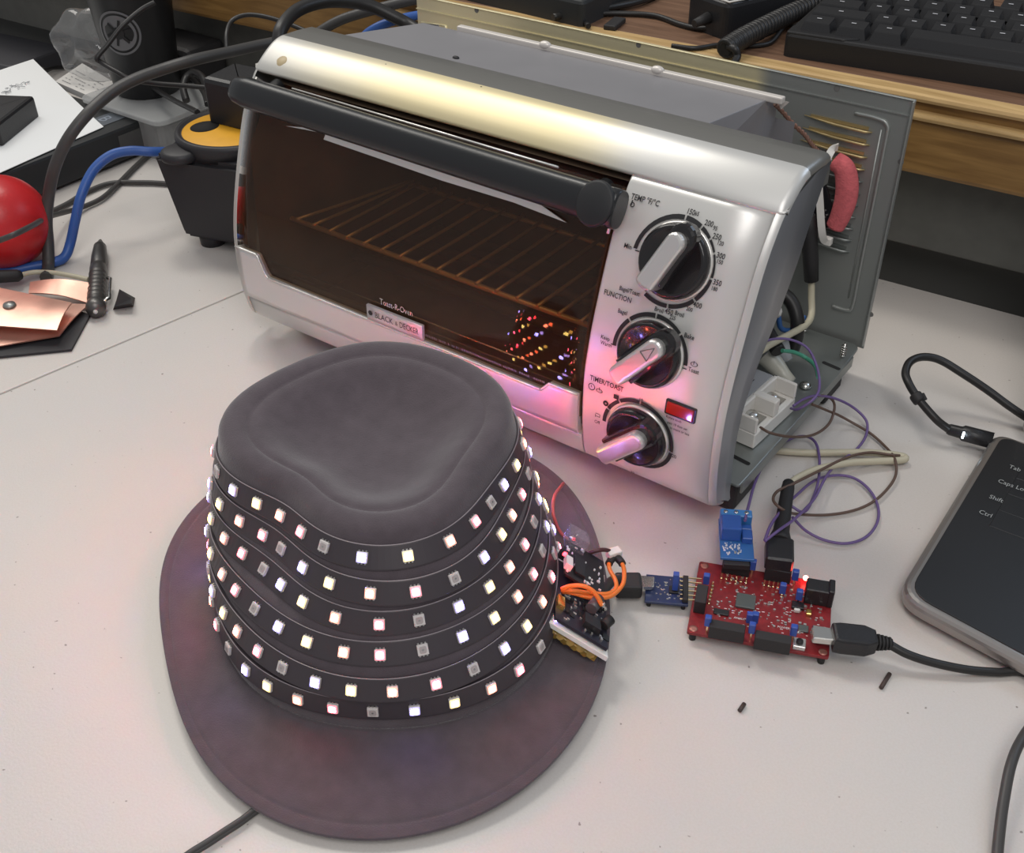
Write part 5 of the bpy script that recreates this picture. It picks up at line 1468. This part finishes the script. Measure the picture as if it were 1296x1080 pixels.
for i in range(n+1):
    for j in range(n+1):
        u, v = i/n, j/n
        p = A1*(1-u)*(1-v)+B1*u*(1-v)+D1*u*v+E1*(1-u)*v
        p.z = max(.0362 + .0040*(1-u)**2 + .0012*math.sin(3*v)*(1-u), .0357); vs.append(p)
vs2 = [p-V((0, 0, .0004)) for p in vs]; W = n+1
b.add(vs, [[i*W+j, (i+1)*W+j, (i+1)*W+j+1, i*W+j+1] for i in range(n) for j in range(n)], True)
b.add(vs2, [[i*W+j, i*W+j+1, (i+1)*W+j+1, (i+1)*W+j] for i in range(n) for j in range(n)], True)
pp = thing('paper_sheet', 'white paper sheet with faint pencil writing on the flat black box', 'paper', (A1+D1)/2)
part('sheet', b, mat('paper_white', (0.80, 0.815, 0.82), 0.6), pp)
def paper_pt(u, v): 
    p = A1*(1-u)*(1-v)+B1*u*(1-v)+D1*u*v+E1*(1-u)*v; p.z = .0362 + .0040*(1-u)**2 + .0012*math.sin(3*v)*(1-u)+.0004; return p
b = MB(); rr = random.Random(4)
for (px, py, n_) in ((22, 110, 5), (5, 118, 4), (12, 112, 5)):
    for k in range(n_):
        p = at(px+k*3.5-2+rr.uniform(-1, 1), py-k*1.2+rr.uniform(-2, 2), .0405)
        b.tube([p, p+V((rr.uniform(-.004, .004), rr.uniform(-.006, .006), 0)), p+V((rr.uniform(-.006, .006), rr.uniform(-.005, .005), 0))], .00035, 4)
part('handwriting', b, mat('pencil', (0.42, 0.43, 0.45), 0.6), pp, kind='stuff')
b = MB(); q = at(4, 150, .038); mm = frame(q, at(16, 146, .038)-at(-2, 160, .038), V((-1, .3, 0)))
b.prism(round_poly([(-.06, -.030), (.012, -.030), (.012, .012), (-.015, .020), (-.06, .020)], .003), -.0005, .019, .003, mm); solo('black_plug', b, MATS['black_plastic'], 'black plastic plug resting on the white paper at the left border', 'plug')
a, c = at(0, 70, .02), at(62, 92, .02)
b = MB(); mm = frame(at(36, 84, .0), V((1, .12, 0)), V((-.12, 1, 0))); b.prism(round_poly([(-.26, -.05), (.035, -.05), (.035, .030), (-.26, .030)], .006), .0, .020, .003, mm); solo('grey_case', b, mat('case_grey', (0.055, 0.055, 0.062), 0.5), 'dark grey flat case behind the white paper', 'case')
b = wire([(46, 80, .014), (52, 86, .012), (58, 88, .010), (68, 86, .006), (84, 85, .0025), (100, 85, .0025), (118, 86, .0025)], .0022); solo('thin_cable', b, MATS['cable_black'], 'short black cable end lying behind the paper, near the clear bag', 'cable')
b = MB(); q = [at(70, 103, .0375), at(141, 134, .0375), at(158, 112, .0375), at(104, 80, .0375)]
bk = thing('booklet', 'white printed booklet wedged between the paper and the black cup', 'booklet', (q[0]+q[2])/2)
b.slab(q, V((0, 0, -.006))); part('pages', b, mat('booklet_white', (0.66, 0.645, 0.62), 0.6), bk)
b = MB()
for k in range(5):
    t = .12+.13*k; s0 = q[0].lerp(q[3], t); s1 = q[1].lerp(q[2], t); L_ = (.9 if k % 2 else .6)
    for j in range(14):
        if rr.random() < .35: continue
        u = .06+L_*j/14; p = s0.lerp(s1, u)+V((0, 0, .0003)); d = (s1-s0).normalized()*.0035; e = (q[3]-q[0]).normalized()*.0013
        b.add([p, p+d, p+d+e, p+e], [[0, 1, 2, 3]])
part('print', b, mat('print_grey', (0.28, 0.28, 0.28), 0.6), bk, kind='stuff')

# clear packaging
def blob(name, label, cen, size, seed, m_='clear_plastic'):
    rr_ = random.Random(seed); bm = bmesh.new(); bmesh.ops.create_icosphere(bm, subdivisions=4, radius=1.0)
    ph = [V((rr_.uniform(-1, 1), rr_.uniform(-1, 1), rr_.uniform(-1, 1))).normalized() for _ in range(7)]; fq = [rr_.uniform(2.5, 6) for _ in range(7)]
    for v in bm.verts:
        d = 1+sum(.055*math.sin(fq[i]*ph[i].dot(v.co)*1.6+i) for i in range(7)); v.co = v.co*d
        v.co = V((v.co.x*size[0], v.co.y*size[1], max(v.co.z, -.92)*size[2]))
    b = MB(); b.bm(bm, Matrix.Translation(cen), True); return solo(name, b, MATS[m_], label, 'packaging')
c = at(117, 50, .075); blob('clear_bag', 'crumpled clear plastic bag beside the black cup, left of it', V((c.x, c.y, .071)), (.034, .030, .036), 3)
c = at(250, 55, .045); blob('clear_bag', 'clear plastic bag slumped behind the cup on the right', V((c.x-.005, c.y-.052, .0405)), (.036, .020, .043), 8)
# clear blister box on which the cup stands
q = [at(146, 148, .0), at(232, 172, .0), at(262, 118, .0), at(178, 100, .0)]
bx = thing('clear_box', 'clear plastic blister box under the black cup', 'packaging', (q[0]+q[2])/2)
HB_ = .044; HZ_ = HB_-.0005
base_ = at(188, 112, HB_)
def boxpoly(d): return round_poly([(base_.x-.040-d, base_.y-.050-d), (base_.x+.075+d, base_.y-.050-d), (base_.x+.075+d, base_.y+.036+d), (base_.x-.040-d, base_.y+.036+d)], .012)
b = MB(); b.prism(boxpoly(-.004), 0, HB_-.006, .004); part('tub', b, MATS['frosted_plastic'], bx)
b = MB(); b.prism(boxpoly(.002), HB_-.0055, HB_-.0010, .0015); part('lid', b, MATS['frosted_plastic'], bx)
cu = thing('tapered_cup', 'tall black tapered cup with a round grey emblem', 'cup', (base_.x, base_.y, HZ_))
HT = .120
b = MB(); b.lathe([(.0005, .0), (.0295, .0), (.0310, .002), (.0405, HT), (.0415, HT+.002), (.0395, HT+.001), (.0300, .004), (.0005, .004)], Matrix.Translation((base_.x, base_.y, HZ_)), 48, caps=False)
part('shell', b, mat('cup_black', (0.010, 0.010, 0.011), 0.45), cu)
# emblem wrapped on the side facing the camera: ring, disc, hub and spokes
ex_ = None
best = None
for k in range(720):
    a = 2*math.pi*k/720
    for hh in (.025, .03, .035, .04, .045, .05, .055, .06, .065, .07, .08):
        rad = .0310+(.0095)*(hh/HT); p = V((base_.x+rad*math.cos(a), base_.y+rad*math.sin(a), HZ_+hh))
        d = p-CAM; zz = d.dot(_f); X = 648+FPX*d.dot(_r)/zz; Y = 540-FPX*d.dot(_u)/zz
        if V((math.cos(a), math.sin(a), 0)).dot(CAM-p) < 0: continue
        e = (X-150)**2+(Y-40)**2
        if best is None or e < best[0]: best = (e, a, hh)
_, ea, eh = best
def cupt(u, v, off=.0004):
    hh = eh+v; rad = .0310+.0095*(hh/HT)+off; a = ea+u/rad
    return V((base_.x+rad*math.cos(a), base_.y+rad*math.sin(a), HZ_+hh))
def ringp(r0, r1, a0=0, a1=2*math.pi, n=40, off=.0004):
    vs = []
    for k in range(n+1):
        a = a0+(a1-a0)*k/n; vs += [cupt(r0*math.cos(a), r0*math.sin(a), off), cupt(r1*math.cos(a), r1*math.sin(a), off)]
    return vs, [[2*k, 2*k+1, 2*k+3, 2*k+2] for k in range(n)]
b = MB(); ER = .0205
b.add(*ringp(ER*.90, ER)); b.add(*ringp(.0001, ER*.80, off=.0003))
b.cur = 1
for k in range(6):
    a = 2*math.pi*k/6+.25
    p0, p1 = V((math.cos(a), math.sin(a))), V((-math.sin(a), math.cos(a)))
    q = [p0*.001-p1*.0014, p0*ER*.60-p1*.0012, p0*ER*.60+p1*.0012, p0*.001+p1*.0014]
    b.add([cupt(t.x, t.y, .0007) for t in q], [[0, 1, 2, 3]])
b.add(*ringp(.0001, ER*.27, off=.0008))
part('emblem', b, [mat('emblem_grey', (0.135, 0.135, 0.140), 0.5), MATS['cup_black']], cu, 'grey round emblem')
b = MB(); a = at(119, 16, .10); b.cyl((base_.x-.045, base_.y+.022, .02), (base_.x-.055, base_.y+.016, .21), .006, n=12); solo('red_marker', b, mat('marker_red', (0.35, 0.03, 0.035), 0.4), 'red marker leaning behind the black cup, left of it', 'marker')

# cable reel: black housing with a yellow drum plate
rl_ = thing('cable_reel', 'black cable reel with a yellow drum plate beside the oven', 'cable reel', (-.44, .085, 0))
ZT = .082
blk = mat('reel_black', (0.024, 0.023, 0.026), 0.5, bump=0.15, bscale=700)
f0 = at(191, 196, ZT); f1 = at(300, 212, ZT); fx = (f1-f0).normalized(); fy = V((-fx.y, fx.x, 0)); rm2 = frame(V((f0.x, f0.y, 0)), fx, fy)
b = MB()
lo = [rm2 @ V(q) for q in ((.010, .006, .010), (.130, .006, .010), (.130, .112, .010), (.010, .112, .010))]
hi = [rm2 @ V(q) for q in ((0, 0, ZT), (.135, 0, ZT), (.135, .120, ZT), (0, .120, ZT))]
bm = bmesh.new(); vv = [bm.verts.new(p) for p in lo+hi]
for fc in ([3, 2, 1, 0], [4, 5, 6, 7], [0, 1, 5, 4], [1, 2, 6, 5], [2, 3, 7, 6], [3, 0, 4, 7]): bm.faces.new([vv[i] for i in fc])
bmesh.ops.bevel(bm, geom=list(bm.edges), offset=.004, segments=2, affect='EDGES'); b.bm(bm)
part('housing', b, blk, rl_)
dc = at(293, 158, ZT+.012); b = MB(); b.lathe([(.0445, -.006), (.0450, .004), (.0438, .0065), (.0408, .0070), (.0400, .0050)], Matrix.Translation((dc.x, dc.y, ZT+.004)), 48); part('rim', b, blk, rl_)
b = MB(); b.lathe([(.0402, .0), (.0402, .0066), (.0380, .0074), (.0005, .0074)], Matrix.Translation((dc.x, dc.y, ZT+.002)), 48); yl = part('drum_plate', b, mat('reel_yellow', (0.72, 0.36, 0.022), 0.45, noise=0.08, nscale=60), rl_, 'yellow drum plate')
b = MB(); fx0 = at(259, 160, ZT+.0096); b.lathe([(.0105, 0), (.0105, .0002), (.0001, .0002)], Matrix.Translation((fx0.x, fx0.y, ZT+.0094)) @ Matrix.Diagonal((1, 1.15, 1, 1)), 24); b2 = None
part('finger_hole', b, MATS['dark_void'], yl)
b = MB(); kp = at(216, 190, ZT+.004); b.lathe([(.0150, -.003), (.0155, .0), (.0146, .0030), (.0120, .0042), (.0005, .0044)], Matrix.Translation((kp.x+.006, kp.y+.004, ZT+.001)), 28); part('corner_knob', b, blk, rl_)
for (x, y) in ((.026, .022), (.115, .022), (.026, .095), (.115, .095)):
    b = MB(); p = rm2 @ V((x, y, 0)); b.lathe([(.0100, 0), (.0108, .012)], Matrix.Translation(p), 18); part('foot', b, blk, rl_)
pg = thing('black_plug', 'angular black plug sitting on the yellow plate of the cable reel', 'plug', (dc.x+.02, dc.y, ZT+.01))
q = at(300, 148, ZT+.010); mm = frame(q, (1, .25, 0), (-.25, 1, 0))
b = MB(); b.prism(round_poly([(-.016, -.016), (.024, -.022), (.030, .020), (-.012, .024)], .004), .0, .036, .004, mm, 2); part('body', b, MATS['black_plastic'], pg)

# red ball
c = at(-2, 290, .0); 
cb0 = at(2, 281, .0365); b = MB(); b.sphere((cb0.x, cb0.y, .0365), .0365, 40, 24); solo('red_ball', b, mat('ball_red', (0.50, 0.018, 0.022), 0.35, bump=0.1, bscale=500), 'red rubber ball at the left border', 'ball')

# cables on the left
def cab(name, label, pth, r, m_): return solo(name, wire(pth, r, 12, 10), MATS[m_], label, 'cable')
cab('network_cable', 'blue cable bending down from the cable reel past the red ball', [(215, 192, .066), (190, 192, .070), (165, 191, .072), (140, 197, .070), (118, 216, .062), (103, 247, .048), (95, 280, .030), (89, 308, .014), (82, 325, .006), (68, 332, .0045), (35, 339, .0042), (-10, 347, .004), (-60, 354, .004)], .0040, 'cable_blue')
cab('power_cable', 'thick grey cord rising from beside the red ball over to the oven', [(58, 352, .0045), (61, 336, .006), (61, 310, .018), (59, 280, .035), (62, 245, .055), (70, 210, .078), (86, 176, .098), (110, 145, .112), (140, 118, .120), (170, 101, .124), (205, 88, .126), (245, 76, .128), (290, 66, .124), (335, 56, .120), (370, 50, .118), (400, 46, .115)], .0046, 'cable_grey')
cab('thin_cable', 'thin black cable zigzagging in front of the emblem on the black cup', [(196, 3, .160), (178, 13, .155), (155, 33, .146), (136, 57, .134), (123, 73, .126), (128, 79, .122), (148, 91, .118), (168, 101, .112), (200, 106, .106), (240, 109, .102), (270, 113, .100), (300, 125, .100)], .0021, 'cable_black')
cab('thin_cable', 'thin dark cable running from behind the red ball to the cable reel, upper of two', [(30, 282, .004), (55, 272, .0035), (85, 258, .003), (110, 243, .003), (140, 232, .003), (175, 231, .003), (205, 232, .003), (240, 236, .003)], .0022, 'cable_grey')
cab('thin_cable', 'thin dark cable passing over the red ball toward the cable reel, lower of two', [(-20, 310, .055), (0, 304, .058), (20, 296, .062), (42, 285, .052), (60, 275, .030), (85, 268, .010), (105, 262, .004), (130, 250, .0035), (152, 230, .0035), (172, 210, .0035), (192, 193, .004), (215, 180, .004)], .0022, 'cable_grey')
cab('thin_cable', 'thin black cable looping down behind the cable reel beside the clear box', [(222, 55, .06), (232, 78, .055), (236, 92, .052), (248, 104, .06), (258, 118, .075), (262, 132, .085)], .0022, 'cable_black')
cab('thin_cable', 'thick little black loop standing between the clear box and the cable reel', [(236, 128, .060), (232, 112, .068), (236, 98, .074), (246, 92, .078), (256, 98, .078), (262, 110, .076), (276, 128, .080)], .0034, 'cable_black')
cab('thin_cable', 'thin black cable slanting from under the cup to the rear of the cable reel', [(190, 108, .055), (205, 118, .058), (222, 128, .062), (238, 136, .066), (250, 142, .075)], .0024, 'cable_black')
b = MB(); q = at(292, 95, .02); b.box((.07, .05, .075), Matrix.Translation((q.x+.005, q.y-.058, .0375)), .006); solo('black_box', b, MATS['matte_black'], 'dark box standing between the oven corner and the clear bag', 'box')

# tactical pen and what lies near it
p0, p1 = at(127, 306, .0072), at(121, 392, .0072)
pen = thing('metal_pen', 'dark grey metal pen with ribbed grip lying on the table', 'pen', at(124, 350, 0))
d = (p1-p0); PL = d.length*1.06; p0 = p0-d*.03
pm = Matrix.Translation(p0) @ d.to_track_quat('Z', 'Y').to_matrix().to_4x4()
R0 = .0066
prof = [(.0003, 0), (.0012, .001), (.0042, .012), (.0050, .013), (.0054, .020), (R0*.93, .030), (R0*.95, .046), (R0*.90, .047), (R0*.90, .049), (R0, .050), (R0, .058)]
z = .060
while z < PL-.018:
    prof += [(R0, z), (R0*1.04, z+.0016), (R0*.92, z+.0036), (R0*.92, z+.0042), (R0, z+.0056)]; z += .0062
prof += [(R0*.85, PL-.014), (R0*1.08, PL-.010), (R0*1.10, PL-.005), (R0*.85, PL-.001), (.0003, PL)]
b = MB(); b.lathe(prof, pm, 24); part('barrel', b, mat('gunmetal', (0.13, 0.125, 0.12), 0.38, 0.7), pen)
side = (d.normalized().cross(V((0, 0, 1)))); side = -side if side.dot(_r) < 0 else side
b = MB(); cpts = [p0+d.normalized()*(PL*.60)+side*.0075+V((0, 0, .002)), p0+d.normalized()*(PL*.62)+side*.0100+V((0, 0, .002)), p0+d.normalized()*(PL*.86)+side*.0095+V((0, 0, .001)), p0+d.normalized()*(PL*.90)+side*.0050+V((0, 0, .001))]
b.tube(cpts, .0014, 8); part('clip', b, MATS['steel'], pen)
b = MB(); e = p0+d.normalized()*PL; b.lathe([(.0018, -.0006), (.0016, .0004), (.0001, .0006)], Matrix.Translation(e) @ d.to_track_quat('Z', 'Y').to_matrix().to_4x4(), 12); part('end_dot', b, MATS['white_plastic'], pen)
b = MB(); q = [at(143, 391, 0), at(166, 388, 0), at(170, 383, 0), at(150, 377, 0)]
bmv = [at(143, 392, 0), at(169, 388, 0), at(171, 377, 0), at(150, 372, 0)]
top = [at(145, 388, .006), at(166, 384, .008), at(166, 378, .010), at(151, 366, .017)]
b.add(bmv+top, [[3, 2, 1, 0], [4, 5, 6, 7]]+[[i, (i+1) % 4, 4+(i+1) % 4, 4+i] for i in range(4)]); solo('plastic_wedge', b, MATS['matte_black'], 'small black plastic wedge beside the metal pen', 'wedge')

# copper electrodes and their lead
bs = MB(); bs.slab([at(-60, 462, .0022), at(0, 451, .0022), at(90, 442, .0022), at(114, 398, .0022), at(60, 380, .0022), at(-60, 400, .0022)], V((0, 0, -.0018)))
solo('rubber_sheet', bs, mat('sheet_black', (0.030, 0.030, 0.034), 0.6), 'black sheet under the copper plates', 'sheet')
copper = mat('copper', (0.80, 0.47, 0.37), 0.36, 0.7, noise=0.15, nscale=60, bump=0.15, bscale=60)
def plate(label, q, th, m_, bend=0.0):
    n = 8; vs = []
    for i in range(n+1):
        for j in range(n+1):
            u, v = i/n, j/n; p = q[0]*(1-u)*(1-v)+q[1]*u*(1-v)+q[2]*u*v+q[3]*(1-u)*v; p.z += bend*math.sin(math.pi*v); vs.append(p)
    W = n+1; b = MB()
    fs = [[i*W+j, (i+1)*W+j, (i+1)*W+j+1, i*W+j+1] for i in range(n) for j in range(n)]
    b.add(vs, fs, True); b.add([p-V((0, 0, th)) for p in vs], [f[::-1] for f in fs], True)
    return b
cp_ = thing('copper_plate', 'pinkish bent copper plate with a screw head, uppermost of the copper pieces', 'copper plate', at(40, 400, .003))
part('sheet', plate('', [at(-60, 352, .020), at(91, 383, .015), at(72, 418, .013), at(-60, 408, .018)], .0008, None, .002), copper, cp_)
b = MB(); b.lathe([(.0048, 0), (.0042, .0016), (.0001, .0022)], Matrix.Translation(at(12, 387, .0185)), 16); part('screw', b, MATS['zinc'], cp_)
cp2 = thing('copper_plate', 'shiny curled copper strip behind the pinkish plate, by the pen', 'copper plate', at(75, 375, .003))
part('sheet', plate('', [at(36, 371, .010), at(38, 357, .011), at(113, 358, .011), at(113, 384, .006)], .0008, None, .003), copper, cp2)
cp3 = thing('copper_plate', 'lower copper plate bending out under the pinkish plate', 'copper plate', at(50, 425, .003))
part('sheet', plate('', [at(-60, 448, .005), at(75, 425, .0055), at(113, 385, .006), at(-60, 380, .010)], .0008, None, .0015), copper, cp3)
ld = thing('test_lead', 'cream cable with a black sleeve resting behind the copper plates', 'cable', at(60, 352, .0))
b = wire([(18, 351, .010), (40, 345, .0085), (65, 345, .007), (90, 349, .0055), (112, 354, .004)], .0019); part('cord', b, cream, ld)
b = MB(); b.tube([at(-40, 356, .013), at(0, 350, .012), at(22, 349, .0105), at(26, 348, .0100)], [.0052, .0050, .0048, .0036], 12); part('sleeve', b, MATS['matte_black'], ld)
